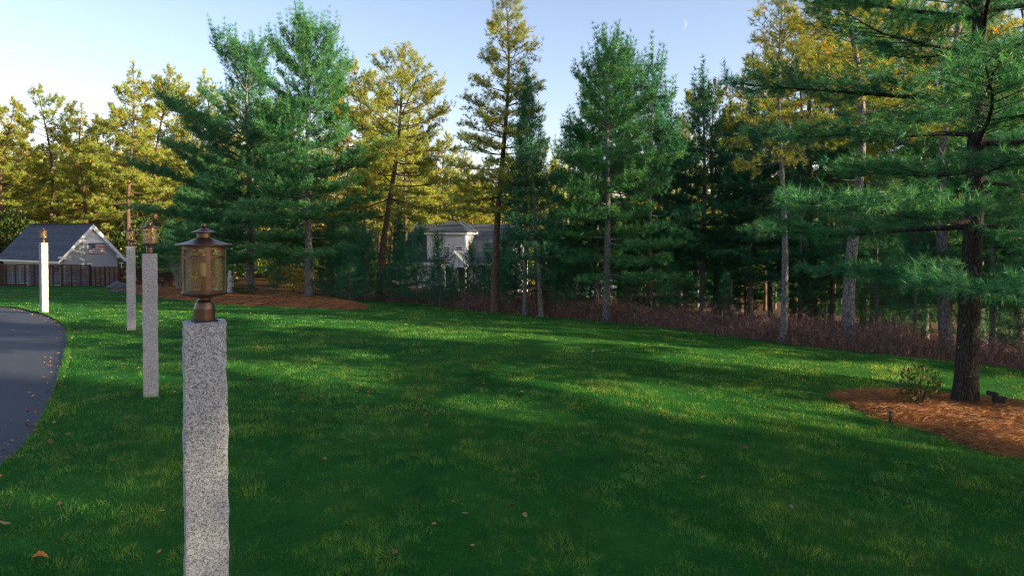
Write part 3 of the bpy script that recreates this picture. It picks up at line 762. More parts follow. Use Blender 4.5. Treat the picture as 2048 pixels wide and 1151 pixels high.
# understory saplings along the wood's edge
for bx, by, top in ((660, 602, 520), (700, 606, 500), (730, 604, 470), (800, 607, 500), (835, 610, 470), (878, 612, 540), (903, 613, 540), (880, 616, 480), (945, 618, 500), (975, 620, 500), (1005, 624, 480), (1035, 627, 470), (1020, 626, 520), (1120, 632, 545), (1150, 634, 500), (1265, 640, 540), (1330, 645, 520), (1355, 640, 500), (1450, 655, 560), (1620, 660, 520), (1650, 650, 470), (1740, 665, 500), (1780, 672, 480), (1830, 680, 520), (640, 600, 540), (560, 586, 500), (770, 603, 540), (1090, 628, 560), (1240, 632, 570), (1990, 700, 520), (1940, 690, 560), (2040, 715, 520)):
    tree_px('sapling', 'pine_sapling', 'young pine sapling growing behind the mounded straw bed' if bx < 780 else 'young pine sapling growing before the pale far house' if bx < 1012 else 'young pine sapling growing in the dry brush before the shaded wood', bx, by, top, k * .9, 'saplings by the straw bed' if bx < 780 else 'saplings before the far house' if bx < 1012 else 'saplings in the brush', cat='sapling', wide=1.15); k += 1
for bx, by, top in ((665, 598, 430), (715, 600, 400), (800, 604, 420), (1030, 622, 470), (1100, 626, 430), (1150, 628, 440), (1180, 624, 480), (1255, 632, 450), (1320, 634, 430), (1370, 636, 420), (1440, 640, 430), (1490, 642, 460), (1600, 650, 430), (1640, 655, 440), (1745, 660, 400), (1790, 662, 420), (1850, 668, 400), (1950, 680, 420), (2020, 690, 400), (1000, 612, 500), (1120, 612, 420), (1220, 614, 420), (1400, 618, 400), (1550, 622, 400), (700, 588, 420), (600, 582, 440), (560, 580, 460), (420, 578, 430), (460, 580, 440), (340, 576, 440), (300, 575, 450)):
    g = on_ground(bx, by)
    tree_px('bushy', 'young_white_pine', 'bushy young white pine under the two big white pines' if bx < 720 else 'bushy young white pine close to the pale far house' if bx < 1060 else 'bushy young white pine in the shaded wood past the brush', bx, by, top, k * 1.1, 'bushy pines under the big white pines' if bx < 720 else 'bushy pines by the far house' if bx < 1060 else 'bushy pines in the shaded wood', hid=g.y * 1.12 + 3.2 + 1.6 * math.sin(k)); k += 1
for bx, top, Y in ((405, 330, 46), (440, 310, 47.5), (462, 340, 50), (375, 370, 49)):  # pines added out of sight behind the broad one to shade the pool house
    tree_px('mid_a', 'white_pine', 'white pine added behind the broad pine to shade the pool house', bx, 575, top, k * 1.1, 'white pines added to shade the pool house', hid=Y); k += 1
# the same wood goes on round the right side of the lawn and shades it
for x, y, key, s in ((20, 15.6, 'mid_b', 1.1), (19.5, 8.2, 'slim', 1.15), (19, 2.2, 'big_b', .85), (21.5, -1.2, 'mid_a', 1.05), (18.5, -3.8, 'big_a', .92), (18.5, -7.5, 'big_b', .9), (30, -1.5, 'mid_a', 1.25), (28, -6, 'pitch_back_b', .9), (31, 14.5, 'big_a', .95), (23, 12.8, 'mid_a', .92), (24.5, 6.6, 'mid_b', 1.15),
                     (25, -12, 'mid_a', 1.2), (34, -10, 'big_a', 1.05), (38, -4, 'mid_a', 1.3)):
    e = plant_tree(PR[key], 'white_pine' if key[0] != 'p' else 'pitch_pine', 'pine in the wood beside the lawn past the round straw bed', (x, y, Tz(x, y)), k * 1.9, s, 'pines beside the lawn'); k += 1

# far wood that closes the view between the trunks: one mass
def far_wood():
    Vs = []; ts = []; ag = []
    n = 20000
    x = rng.uniform(-120, 110, n); y = 96 + 10 * np.sin(x * .05) + rng.uniform(-7, 10, n)
    top = 14.5 + 2.5 * np.sin(x * .33) + 1.8 * np.sin(x * .9 + 1) + 1.2 * np.sin(x * 2.3)
    z = T(x, y) + rng.uniform(.0, 1, n) ** .8 * top
    nn = 9
    P = np.column_stack([x, y, z]) ; P = np.repeat(P, nn, 0) + rng.normal(0, .55, (n * nn, 3))
    d = rng.normal(size=(n * nn, 3)); d /= np.linalg.norm(d, axis=1)[:, None]
    v, f = blades(P, d, rng.uniform(.6, 1.3, n * nn), rng.uniform(.16, .32, n * nn))
    t = np.repeat(np.clip(rng.normal(.4, .2, n), 0, 1), nn * 3); a = np.repeat((rng.random(n) < .2) * .6, nn * 3)
    o = link('far_wood', tri_mesh('far_wood', v, f, {'tint': t, 'age': a}), None, M['pitch_pine_needles'])
    tag(o, 'distant pine wood closing the view behind the trunks', 'wood', kind='stuff')
far_wood()

# ------------------------------------------------------------------ lamp posts
def granite_mesh(seed, w=.19, h=1.93):
    bm = bmesh.new(); bmesh.ops.create_cube(bm, size=1)
    for v in bm.verts: v.co = Vector((v.co.x * w, v.co.y * w, (v.co.z + .5) * (h + .25) - .25))
    ve = [e for e in bm.edges if abs(e.verts[0].co.z - e.verts[1].co.z) > .5]
    bmesh.ops.subdivide_edges(bm, edges=ve, cuts=110, use_grid_fill=True)
    he = [e for e in bm.edges if abs(e.verts[0].co.z - e.verts[1].co.z) < 1e-4]
    bmesh.ops.subdivide_edges(bm, edges=he, cuts=11, use_grid_fill=True)
    for v in bm.verts:
        c = v.co; side = abs(abs(c.x) - w / 2) < 1e-5; front = abs(abs(c.y) - w / 2) < 1e-5; topf = abs(c.z - h) < 1e-5
        s = Vector((seed * 7.3, seed * 3.1, 0)); dx = dy = dz = 0
        if side and not topf:
            q = Vector((c.x * 3, c.y * 9, c.z * 7)) + s
            k = noise.noise(q) * .008 + noise.noise(q * 2.7) * .005 + noise.noise(q * 7) * .0022
            dx = math.copysign(1, c.x) * (k - .002)
        if front and not topf:
            q = Vector((c.x * 9, c.y * 3, c.z * 7)) + s + Vector((5, 0, 0))
            k = noise.noise(q * 1.5) * .0022 + noise.noise(q * 6) * .0012
            dy = math.copysign(1, c.y) * k
        if side and front: dx *= .7; dx -= math.copysign(.0025, c.x); dy -= math.copysign(.0025, c.y)
        if topf: dz = noise.noise(Vector((c.x * 40, c.y * 40, seed))) * .0012 - (.004 if (side or front) else 0)
        v.co = c + Vector((dx, dy, dz))
    me = bpy.data.meshes.new('granite_shaft'); bm.to_mesh(me); bm.free(); me.materials.append(M['granite']); return me

def lantern_meshes():
    out = {}
    def mk(n, mb, mat, smooth=True):
        me = mb.mesh(n, smooth); me.materials.append(mat)
        if smooth:
            bm = bmesh.new(); bm.from_mesh(me)
            for e in bm.edges:
                if len(e.link_faces) == 2 and e.calc_face_angle(0) > R(16): e.smooth = False
            bm.to_mesh(me); bm.free()
        out[n] = me
    b = MB(); b.lathe([(.0478, .010), (.0478, .062), (.0465, .066), (.0455, .072), (.038, .092), (.029, .104), (.027, .112), (.045, .118), (.075, .124), (.094, .129)], 40); mk('fitter', b, M['bronze'])
    b = MB(); b.box(-.051, .051, -.051, .051, -.001, .009); mk('gasket', b, M['gasket'], False)
    b = MB(); b.lathe([(.094, .129), (.1005, .131), (.1018, .136), (.1018, .141), (.0985, .144), (.0985, .150), (.095, .153), (.088, .153)], 48); mk('base_ring', b, M['bronze'])
    b = MB(); b.lathe([(.0900, .150), (.0900, .355), (.0875, .355), (.0875, .150)], 48); mk('glass', b, M['seed_glass'])
    b = MB()
    b.lathe([(.088, .346), (.0955, .346), (.0955, .359), (.090, .362)], 48); mk('top_ring', b, M['bronze'])
    b = MB()
    b.lathe([(.0912, .301), (.0935, .301), (.0935, .315), (.0912, .315), (.0912, .301)], 48); mk('cross_band', b, M['bronze'])
    b = MB(); b.box(-.0095, .0095, -.0962, -.0932, .148, .350); mk('strap', b, M['bronze'], False)
    b = MB(); b.lathe([(.090, .360), (.124, .3615), (.1272, .363), (.1275, .3675), (.124, .3705), (.095, .3765), (.070, .3845), (.050, .392), (.038, .3975), (.0315, .401), (.0315, .4215), (.050, .424), (.0555, .4255), (.0555, .4285), (.045, .432), (.030, .4375), (.018, .4445), (.012, .4465), (.009, .448), (0, .448)], 48); mk('cap', b, M['bronze'])
    b = MB(); b.lathe([(0, .446)] + [(.0112 * math.sin(a), .4585 - .0112 * math.cos(a)) for a in np.linspace(.35, math.pi - .01, 12)], 20); mk('finial', b, M['bronze'])
    b = MB(); b.lathe([(.014, .150), (.014, .205), (.017, .207), (.017, .215), (.0, .216)], 20); mk('socket', b, M['bronze'])
    b = MB(); b.lathe([(.009, .214), (.011, .220), (.017, .236), (.019, .250), (.017, .266), (.010, .280), (0, .286)], 20); mk('bulb', b, M['bulb'])
    return out
LM = lantern_meshes()
POST_H = 1.93
posts = []
for i, (bx, top, D, th, label) in enumerate((
        (409, 642, 3.27, 27.5, 'granite lamp post with its whole lantern cap and rough edges closest to the lawn centre'),
        (299.5, 507, 9.5, 28.5, 'granite lamp post standing between the nearest big one and the small paired one'),
        (261.5, 492, 16.3, 31.5, 'granite lamp post in front of the straw bed corner'),
        (87, 485, 20.9, 54, 'granite lamp post at the driveway bend before the pool house'))):
    p = at_depth(bx, top, D)
    posts.append((p, th, label))
labels = ['big rough granite post with a bronze lantern, largest of the four lamp posts',
          'granite lamp post standing clear on the lawn, second along from the largest one',
          'slim looking granite lamp post whose head shows against the dark pine, third along the driveway',
          'granite lamp post at the driveway bend before the pool house roof']
for i, (p, th, _) in enumerate(posts):
    e = empty('lamp_post', (p.x, p.y, p.z - POST_H), R(th), labels[i], 'lamp post', 'granite lamp posts along the driveway')
    link('granite_shaft', granite_mesh(i + 1), e)
    ln = link('lantern', LM['fitter'], e, loc=(0, 0, POST_H), rot=(0, 0, R((8, 3, -8, 20)[i])))
    for n in ('gasket', 'base_ring', 'glass', 'top_ring', 'cross_band', 'cap', 'finial', 'socket', 'bulb'): link(n, LM[n], ln)
    for q in range(4): link('strap', LM['strap'], ln, rot=(0, 0, q * math.pi / 2))

# ------------------------------------------------------------------ buildings
def part(name, mat, parent, fn, smooth=False):
    b = MB(); fn(b); return b.build(name, mat, parent, smooth)

def window(parent, wall, x, z, w, h, y=0.0, shutters=False, mat='white_trim'):
    """window in local wall space: wall(x, y_out, z) -> point"""
    b = MB()
    def bar(x0, x1, z0, z1, d0, d1):
        b.prism([wall(x0, d0, z0), wall(x1, d0, z0), wall(x1, d0, z1), wall(x0, d0, z1)], Vector(wall(0, d1, 0)) - Vector(wall(0, d0, 0)))
    fw = .09
    bar(x - w / 2 - fw, x - w / 2, z - fw, z + h + fw, .0, .05); bar(x + w / 2, x + w / 2 + fw, z - fw, z + h + fw, .0, .05)
    bar(x - w / 2, x + w / 2, z - fw, z, .0, .07); bar(x - w / 2, x + w / 2, z + h, z + h + fw, .0, .05)
    o = b.build('window', M[mat], parent)
    b = MB(); bar(x - w / 2, x + w / 2, z, z + h, .012, .018); b.build('pane', M['pane'], o)
    b = MB(); bar(x - w / 2, x + w / 2, z + h * .5 - .02, z + h * .5 + .02, .018, .034); bar(x - .012, x + .012, z, z + h, .0185, .030); b.build('muntin', M[mat], o)
    if shutters:
        for sgn in (-1, 1):
            c = x + sgn * (w / 2 + fw + .22); b = MB(); bar(c - .19, c + .19, z - .05, z + h + .05, .0, .04)
            for q in range(9):
                zz = z + (q + .5) * h / 9; bar(c - .15, c + .15, zz - .02, zz + .02, .04, .055)
            b.build('shutter', M['shutter'], parent)
    return o

def clapboards(parent, wall, x0f, x1f, z0, z1, step, mat):
    """each board its own part, bottom edge proud; x0f/x1f give the wall's ends at height z"""
    z = z0
    while z < z1 - .01:
        zt = min(z + step, z1); a0, a1 = x0f(z), x1f(z); c0, c1 = x0f(zt), x1f(zt)
        if a1 - a0 > .05:
            b = MB()
            v = [wall(a0, .006, z), wall(a1, .006, z), wall(a1, .042, z), wall(a0, .042, z), wall(c0, .002, zt), wall(c1, .002, zt), wall(c1, .008, zt), wall(c0, .008, zt)]
            b.add(v, [(3, 2, 1, 0), (4, 5, 6, 7), (0, 1, 5, 4), (1, 2, 6, 5), (2, 3, 7, 6), (3, 0, 4, 7)])
            b.build('clapboard', M[mat], parent)
        z = zt

def shingles(parent, a, b_, c, d, step, mat='shingle'):
    """courses from eave (a-b) to ridge (d-c): each course its own overlapping strip"""
    a, b_, c, d = map(Vector, (a, b_, c, d)); n = max(2, int((d - a).length / step))
    nrm = (b_ - a).cross(d - a).normalized()
    if nrm.z < 0: nrm = -nrm
    for i in range(n):
        t0 = max(0, (i - .25) / n); t1 = (i + 1) / n
        p0 = a.lerp(d, t0); p1 = b_.lerp(c, t0); q0 = a.lerp(d, t1); q1 = b_.lerp(c, t1)
        m = MB(); lo = .022; hi = .004
        m.add([p0, p1, q1, q0, p0 + nrm * lo, p1 + nrm * lo, q1 + nrm * hi, q0 + nrm * hi], [(3, 2, 1, 0), (4, 5, 6, 7), (0, 1, 5, 4), (1, 2, 6, 5), (2, 3, 7, 6), (3, 0, 4, 7)])
        m.build('shingle_course', M[mat], parent)

def pool_house():
    al = R(60); Y0 = 47.5
    c = at_depth(126, 574, Y0); z0 = Tz(c.x, c.y)
    e = empty('pool_house', (c.x, c.y, z0), 0, 'small grey clapboard pool house with blue grey shingle roof', 'house')
    gd = Vector((math.cos(al), math.sin(al), 0)); ld = Vector((-math.sin(al), math.cos(al), 0))      # along the gable, along the length
    gn = -ld; fn = -gd                                                                                  # outward normals
    W = 3.8; L = 8.2; eave = CZ - 41 / FPX * Y0 - z0; rise = 60 / FPX * Y0
    zr = eave + rise
    def gw(x, o, z): return tuple(gd * x + gn * o + Vector((0, 0, z)))
    def fw(x, o, z): return tuple(ld * x + fn * o + Vector((0, 0, z)))
    # core walls
    def core(b):
        b.prism([gw(0, 0, -.6), gw(W, 0, -.6), gw(W, 0, eave), gw(W / 2, 0, zr - .12), gw(0, 0, eave)], ld * L)
    part('wall', M['grey_siding'], e, core)
    hx = lambda z: max(0, (z - eave) / (zr - eave) * W / 2)
    band = eave + rise * .40
    clapboards(e, gw, lambda z: hx(z) + .0, lambda z: W - hx(z) - .0, -.1, band, .165, 'grey_siding')
    clapboards(e, fw, lambda z: 0, lambda z: L, -.1, eave - .35, .165, 'grey_siding')
    # white gable head and clipped trim
    part('gable_panel', M['white_trim'], e, lambda b: b.prism([gw(hx(band), .01, band), gw(W - hx(band), .01, band), gw(W / 2, .01, zr - .15)], gn * .07))
    part('band_trim', M['white_trim'], e, lambda b: b.prism([gw(W * .26, .02, band - .08), gw(W * .74, .02, band - .08), gw(W * .74, .02, band + .05), gw(W * .26, .02, band + .05)], gn * .10))
    for s in (0, 1):
        def clip(b, s=s):
            x = lambda u: u if s == 0 else W - u
            b.prism([gw(x(W * .26), .02, band + .05), gw(x(W * .26), .02, band - .10), gw(x(.03), .02, eave - .12), gw(x(.03), .02, eave + .04)], gn * .10)
        part('corner_trim', M['white_trim'], e, clip)
        def rake(b, s=s):
            x = lambda u: u if s == 0 else W - u
            k = rise / (W / 2)
            b.prism([gw(x(-.42), .12, eave - .42 * k), gw(x(W / 2), .12, zr), gw(x(W / 2), .12, zr - .34), gw(x(-.42 + .0), .12, eave - .42 * k - .20)], gn * .22)
        part('rake_board', M['white_trim'], e, rake)
        def soff(b, s=s):
            x = lambda u: u if s == 0 else W - u
            b.prism([gw(x(-.30), .0, eave - .36), gw(x(.10), .0, eave - .36), gw(x(.10), .0, eave - .10), gw(x(-.30), .0, eave - .20)], gn * .3)
        part('eave_return', M['white_trim'], e, soff)
    # roof
    k = rise / (W / 2)
    for s in (0, 1):
        x = lambda u: u if s == 0 else W - u
        A = gw(x(-.48), .36, eave - .48 * k + .03); D = gw(x(W / 2), .36, zr + .03)
        A2 = Vector(A) + ld * (L + .7); D2 = Vector(D) + ld * (L + .7)
        part('roof_deck', M['white_trim'], e, lambda b: b.prism([Vector(A) - Vector((0, 0, .06)), Vector(D) - Vector((0, 0, .06)), Vector(D) - Vector((0, 0, .005)), Vector(A) - Vector((0, 0, .005))], ld * (L + .7)))
        if s == 0: shingles(e, A, A2, D2, D, .16)
        else: part('roof_plane', M['shingle'], e, lambda b: b.prism([A, D, Vector(D) + Vector((0, 0, .03)), Vector(A) + Vector((0, 0, .03))], ld * (L + .7)))
    part('ridge_cap', M['shingle'], e, lambda b: b.beam(Vector(gw(W / 2, .36, zr + .06)), Vector(gw(W / 2, .36, zr + .06)) + ld * (L + .7), .22, .04))
    # front: fascia, gutter, frieze, windows, dark door
    part('gutter', M['cream'], e, lambda b: b.prism([fw(-.3, .36, eave - .46 * k - .10), fw(-.3, .52, eave - .46 * k - .10), fw(-.3, .52, eave - .46 * k + .02), fw(-.3, .36, eave - .46 * k + .02)], ld * (L + .6)))
    part('frieze_board', M['cream'], e, lambda b: b.prism([fw(0, .03, eave - .75), fw(L, .03, eave - .75), fw(L, .03, eave - .35), fw(0, .03, eave - .35)], fn * .06))
    zt = eave - .78
    part('corner_board', M['white_trim'], e, lambda b: b.prism([fw(-.04, -.14, -.1), fw(-.04, .045, -.1), fw(.14, .045, -.1), fw(.14, -.14, -.1)], Vector((0, 0, zt + .1))))
    for x, w in ((.85, 1.05), (5.2, 1.0), (6.4, 1.0)): window(e, fw, x, zt - 1.35, w, 1.15)
    for x in (1.95, 4.35): part('porch_column', M['white_trim'], e, lambda b: b.prism([fw(x - .1, .03, -.1), fw(x + .1, .03, -.1), fw(x + .1, .2, -.1), fw(x - .1, .2, -.1)], Vector((0, 0, zt + .1))))
    part('sliding_door', M['violet_door'], e, lambda b: b.prism([fw(2.1, .03, -.05), fw(4.2, .03, -.05), fw(4.2, .03, zt - .05), fw(2.1, .03, zt - .05)], fn * .05))
    # floodlight bracket on the far corner
    p = Vector(gw(W + .05, .1, eave - .75))
    f = part('wall_lamp', M['white_trim'], e, lambda b: (b.beam(p, p + gd * .35, .05, .05), b.beam(p + gd * .2 + Vector((0, 0, -.5)), p + gd * .2 + Vector((0, 0, .02)), .05, .05, (1, 0, 0))))
    # wooden flag on the gable
    fl = empty('wall_flag', Vector((c.x, c.y, z0)) + Vector(gw(W * .455, .03, band - .86)), math.atan2(gd.y, gd.x), 'wooden stars and stripes flag mounted on the grey gable', 'flag')
    fwid = 1.12; fh = .74
    part('backing', M['flag_blue'], fl, lambda b: b.box(0, fwid, -.03, 0, 0, fh))
    sh = fh / 13
    for i in range(13):
        x0 = 0.012 if i < 6 else fwid * .40
        part('stripe', M['flag_red'] if i % 2 == 0 else M['flag_white'], fl, lambda b: b.box(x0, fwid - .012, -.042 - .002 * (i % 2), -.0305, i * sh + .004, (i + 1) * sh - .001))
    part('canton', M['flag_blue'], fl, lambda b: b.box(.012, fwid * .40 - .003, -.043, -.0305, 6 * sh + .004, fh - .004))
    def stars(b):
        for r_ in range(9):
            for c_ in range(6 if r_ % 2 == 0 else 5):
                cx = .05 + (c_ + (.5 if r_ % 2 else 0)) * .068; cz = 6 * sh + .045 + r_ * .039
                b.prism([(cx + (.014 if q % 2 == 0 else .006) * math.sin(q * math.pi / 5), -.0435, cz + (.014 if q % 2 == 0 else .006) * math.cos(q * math.pi / 5)) for q in range(10)], (0, -.003, 0))
    s = part('star_field', M['flag_white'], fl, stars); s['kind'] = 'stuff'
pool_house()

def fence(a, b_, top, label):
    """horizontal board fence between two ground points, top = height above the ground"""
    a = Vector(a); b_ = Vector(b_); L = (b_ - a).xy.length
    e = empty('board_fence', (a.x, a.y, Tz(a.x, a.y)), math.atan2(b_.y - a.y, b_.x - a.x), label, 'fence', 'dark board fences')
    n = max(2, round(L / 1.85)); nb = 11; bh = top / nb
    slope = (Tz(b_.x, b_.y) - Tz(a.x, a.y)) / L
    pm = MB(); pm.box(-.05, .05, -.05, .05, -.3, top + .02); pme = pm.mesh('post'); pme.materials.append(M['fence'])
    sm = MB(); sm.box(-.035, .035, -.03, .03, .03, top - .03); sme = sm.mesh('upright'); sme.materials.append(M['fence'])
    bl_ = L / n
    bd = MB(); bd.add([(0, -.075, 0), (bl_ - .006, -.075, slope * bl_), (bl_ - .006, -.052, slope * bl_), (0, -.052, 0), (0, -.075, bh - .034), (bl_ - .006, -.075, slope * bl_ + bh - .034), (bl_ - .006, -.052, slope * bl_ + bh - .034), (0, -.052, bh - .034)],
                      [(3, 2, 1, 0), (4, 5, 6, 7), (0, 1, 5, 4), (1, 2, 6, 5), (2, 3, 7, 6), (3, 0, 4, 7)])
    bme = bd.mesh('board'); bme.materials.append(M['fence'])
    for i in range(n + 1):
        link('post', pme, e, loc=(i * bl_, .0, slope * i * bl_))
        if i < n:
            for q in (1, 2): link('upright', sme, e, loc=((i + q / 3) * bl_, 0, slope * (i + q / 3) * bl_))
            for k_ in range(nb): link('board', bme, e, loc=(i * bl_, random.uniform(-.003, .003), slope * i * bl_ + k_ * bh + .03))
fence(at_depth(-45, 574, 44.0), at_depth(180, 575, 45.2), 1.50, 'long dark board fence with open slats before the pool house')
fence(at_depth(182, 575, 45.3), at_depth(238, 577, 45.8), 1.36, 'short lower stretch of dark board fence under the grey gable')
fence(at_depth(241, 578, 46.2), at_depth(352, 581, 49), 1.25, 'dark board fence in shade behind the bare shrub')

def far_house():
    Y0 = 62.0; o = at_depth(894, 525, Y0); gz = Tz(o.x, o.y)
    e = empty('far_house', (o.x, o.y, gz), R(-14), 'pale grey house with blue grey roof and dormer behind the pines', 'house')
    m = Y0 / FPX                           # metres per photo pixel here
    eave = CZ - 57 * m - gz; ridge = CZ + 20 * m - gz
    X0, X1 = -5.2, 5.6; Dp = 8.5
    fr = lambda x, oo, z: (x, -oo, z)
    part('wall', M['pale_siding'], e, lambda b: b.prism([(X0, 0, -.8), (X0, Dp, -.8), (X0, Dp, eave), (X0, Dp / 2, ridge - .1), (X0, 0, eave)], (X1 - X0, 0, 0)))
    clapboards(e, fr, lambda z: X0, lambda z: X1, 0, eave - .25, .19, 'pale_siding')
    part('fascia', M['white_trim'], e, lambda b: b.box(X0 - .3, X1 + .3, -.5, -.36, eave - .25, eave - .02))
    part('soffit', M['white_trim'], e, lambda b: b.box(X0 - .3, X1 + .3, -.36, 0, eave - .25, eave - .18))
    shingles(e, (X0 - .3, -.5, eave), (X1 + .3, -.5, eave), (X1 + .3, Dp / 2, ridge), (X0 - .3, Dp / 2, ridge), .2)
    part('roof_plane', M['shingle'], e, lambda b: b.prism([(X0 - .3, Dp + .5, eave), (X0 - .3, Dp / 2, ridge), (X0 - .3, Dp / 2, ridge + .03), (X0 - .3, Dp + .5, eave + .03)], (X1 - X0 + .6, 0, 0)))
    # two storey dormer bay, local x from -1.8 to 1.8
    a, b2 = -1.8, 1.75; dt = CZ + 3 * m - gz; dp = CZ + 20 * m - gz + .25
    part('dormer_wall', M['pale_siding'], e, lambda b: b.box(a, b2, -.12, 3.2, eave - .3, dt))
    clapboards(e, lambda x, oo, z: (x, -.12 - oo, z), lambda z: a, lambda z: b2, eave, dt - .2, .17, 'pale_siding')
    for x in (a, b2): part('corner_board', M['white_trim'], e, lambda b: b.box(x - .08, x + .08, -.16, -.06, eave, dt - .2))
    part('dormer_frieze', M['white_trim'], e, lambda b: b.box(a - .25, b2 + .3, -.42, 3.2, dt - .22, dt))
    cx = (a + b2) / 2
    for pa, pb in (((a - .32, -.5, dt), (b2 + .38, -.5, dt)),):
        shingles(e, pa, pb, (cx + .5, 1.7, dp), (cx - .5, 1.7, dp), .2)
    for sgn, xe in ((-1, a - .32), (1, b2 + .38)):
        shingles(e, (xe, -.5, dt), (xe, 3.4, dt), (cx + sgn * .5, 3.4, dp), (cx + sgn * .5, 1.7, dp), .2)
    dw = lambda x, oo, z: (x, -.13 - oo, z)
    for x in (-1.05, .0, 1.2): window(e, dw, x, eave + .35, .55, 1.05)
    # ground floor openings
    for x in (-3.9, -.6): window(e, fr, x, .8, .8, 1.25, shutters=True)
    for x in (4.2,): window(e, fr, x, .8, .8, 1.25, shutters=True)
    # porch with its gable to the front right
    px0, px1 = .55, 2.6; pd = 2.4; pe = eave - .05; pr = pe + 1.15
    pm_ = (px0 + px1) / 2
    part('porch_gable', M['white_trim'], e, lambda b: b.prism([(px0 + .05, -pd + .05, pe), (px1 - .05, -pd + .05, pe), (pm_, -pd + .05, pr - .1)], (0, .1, 0)))
    for sgn, xe in ((-1, px0 - .25), (1, px1 + .25)):
        shingles(e, (xe, -pd - .2, pe - .1), (xe, .4, pe - .1), (pm_, .4, pr), (pm_, -pd - .2, pr), .2)
        part('porch_rake', M['white_trim'], e, lambda b: b.prism([(xe, -pd - .26, pe - .12), (pm_, -pd - .26, pr), (pm_, -pd - .26, pr - .2), (xe, -pd - .26, pe - .3)], (0, .06, 0)))
    part('porch_beam', M['white_trim'], e, lambda b: b.box(px0 - .05, px1 + .05, -pd - .05, -pd + .15, pe - .28, pe - .01))
    for x in (px0 + .08, px1 - .08):
        part('porch_column', M['white_trim'], e, lambda b: b.lathe([(.13, 0), (.13, .12), (.09, .16), (.08, pe - .45), (.12, pe - .4), (.12, pe - .28)], 16, x, -pd + .05), True)
    part('porch_floor', M['stone'], e, lambda b: b.box(px0 - .2, px1 + .2, -pd - .2, 0, -.4, .12))
    d = part('front_door', M['shutter'], e, lambda b: b.box(1.1, 2.05, -.07, -.03, .12, 2.2))
    part('door_casing', M['white_trim'], e, lambda b: (b.box(.98, 1.1, -.09, 0, .12, 2.32), b.box(2.05, 2.17, -.09, 0, .12, 2.32), b.box(1.1, 2.05, -.09, 0, 2.2, 2.32)))
far_house()

def car():
    p = at_depth(1178, 590, 50); z = Tz(p.x, p.y)
    e = empty('parked_car', (p.x, p.y, z), R(8), 'pale blue car parked beyond the pines with red tail lamp showing', 'car')
    # local: x along the length (rear at +x), y width
    prof = [(-2.2, .35), (-2.25, .75), (-1.35, .98), (-.55, 1.48), (1.35, 1.55), (2.05, 1.02), (2.2, .85), (2.22, .38)]
    part('body', M['car_paint'], e, lambda b: b.prism([(x, -.86, zz) for x, zz in prof], (0, 1.72, 0)))
    for s in (-1, 1):
        for x0, x1 in ((-1.05, .1), (.16, 1.35)):
            w = part('side_window', M['pane'], e, lambda b: b.prism([(x0 + (.0 if x0 > 0 else .0), s * .862, 1.02), (x1 + (.2 if x1 > 1 else 0), s * .862, 1.02), (x1 - .05, s * .862, 1.44), (x0 + (.45 if x0 < 0 else 0), s * .862, 1.44)], (0, s * .012, 0)))
        part('tail_lamp', M['tail_red'], e, lambda b: b.box(2.0, 2.14, s * .80 - .07, s * .80 + .07, .80, 1.04))
        part('headlamp', M['flag_white'], e, lambda b: b.box(-2.27, -2.1, s * .66 - .16, s * .66 + .16, .60, .74))
        for x in (-1.4, 1.35):
            def whl(b): b.tube([(x, s * .70, .32), (x, s * .89, .32)], .32, 24)
            t_ = part('wheel', M['tyre'], e, whl)
            part('rim', M['rim'], t_, lambda b: b.tube([(x, s * .885, .32), (x, s * .9, .32)], .2, 18))
    part('rear_window', M['pane'], e, lambda b: b.prism([(1.47, -.7, 1.49), (2.0, -.74, 1.09), (2.0, .74, 1.09), (1.47, .7, 1.49)], (.03, 0, .03)))
car()

# ------------------------------------------------------------------ garden things
def on_bed(px, py, zf):
    g = on_ground(px, py); return Vector((g.x, g.y, float(zf(np.array([g.x]), np.array([g.y]))[0])))

def statue():
    p = on_bed(461, 594, ZL); s = p.y / FPX * 46 / .95
    e = empty('garden_statue', p, R(35), 'pale stone figure statue standing in the straw bed', 'statue'); e.scale = (s, s, s)
    b = MB()
    ring = [(.13, -.05), (.135, .03), (.115, .06), (.118, .10), (.10, .25), (.092, .42), (.098, .55), (.105, .64), (.085, .70), (.045, .735), (.04, .75), (.058, .78), (.066, .83), (.058, .885), (.03, .925), (.0, .935)]
    b.lathe(ring, 22); o = b.build('figure', M['stone'], e, True)
    for v in o.data.vertices:
        c = v.co; a = math.atan2(c.y, c.x)
        if .08 < c.z < .66: c.xy *= 1 + .06 * math.sin(a * 9 + c.z * 3); c.y *= .85
    part('arm', M['stone'], e, lambda b: b.tube([(-.09, 0, .62), (-.11, -.05, .50), (-.02, -.115, .53)], [.034, .03, .022], 8), True)
    part('arm', M['stone'], e, lambda b: b.tube([(.09, 0, .62), (.11, -.05, .50), (.02, -.115, .53)], [.034, .03, .022], 8), True)
    part('veil', M['stone'], e, lambda b: b.tube([(0, .03, .93), (0, .06, .80), (0, .075, .60), (0, .08, .40)], [.05, .072, .085, .05], 10), True)
statue()

def armillary():
    p = on_bed(325, 581, ZL); s = p.y / FPX * 24 / .55
    e = empty('armillary_sundial', p, .4, 'small dark metal armillary ornament on a squat base in the bed', 'ornament'); e.scale = (s,) * 3
    part('base', M['dark_metal'], e, lambda b: b.lathe([(.13, -.04), (.13, .05), (.09, .08), (.10, .13), (.03, .17), (.02, .2), (0, .2)], 18), True)
    for rx, ry in ((90, 0), (90, 55), (90, -55), (35, 0)):
        mt = Matrix.Rotation(R(ry), 4, 'Z') @ Matrix.Rotation(R(rx), 4, 'X')
        part('ring', M['dark_metal'], e, lambda b: b.tube([Vector((0, 0, .37)) + (mt @ Vector((.17 * math.cos(a), .17 * math.sin(a), 0))) for a in np.linspace(0, 2 * math.pi, 25)], .009, 6, False))
    part('arrow', M['dark_metal'], e, lambda b: b.tube([(-.20, 0, .22), (.2, 0, .52)], .009, 6))
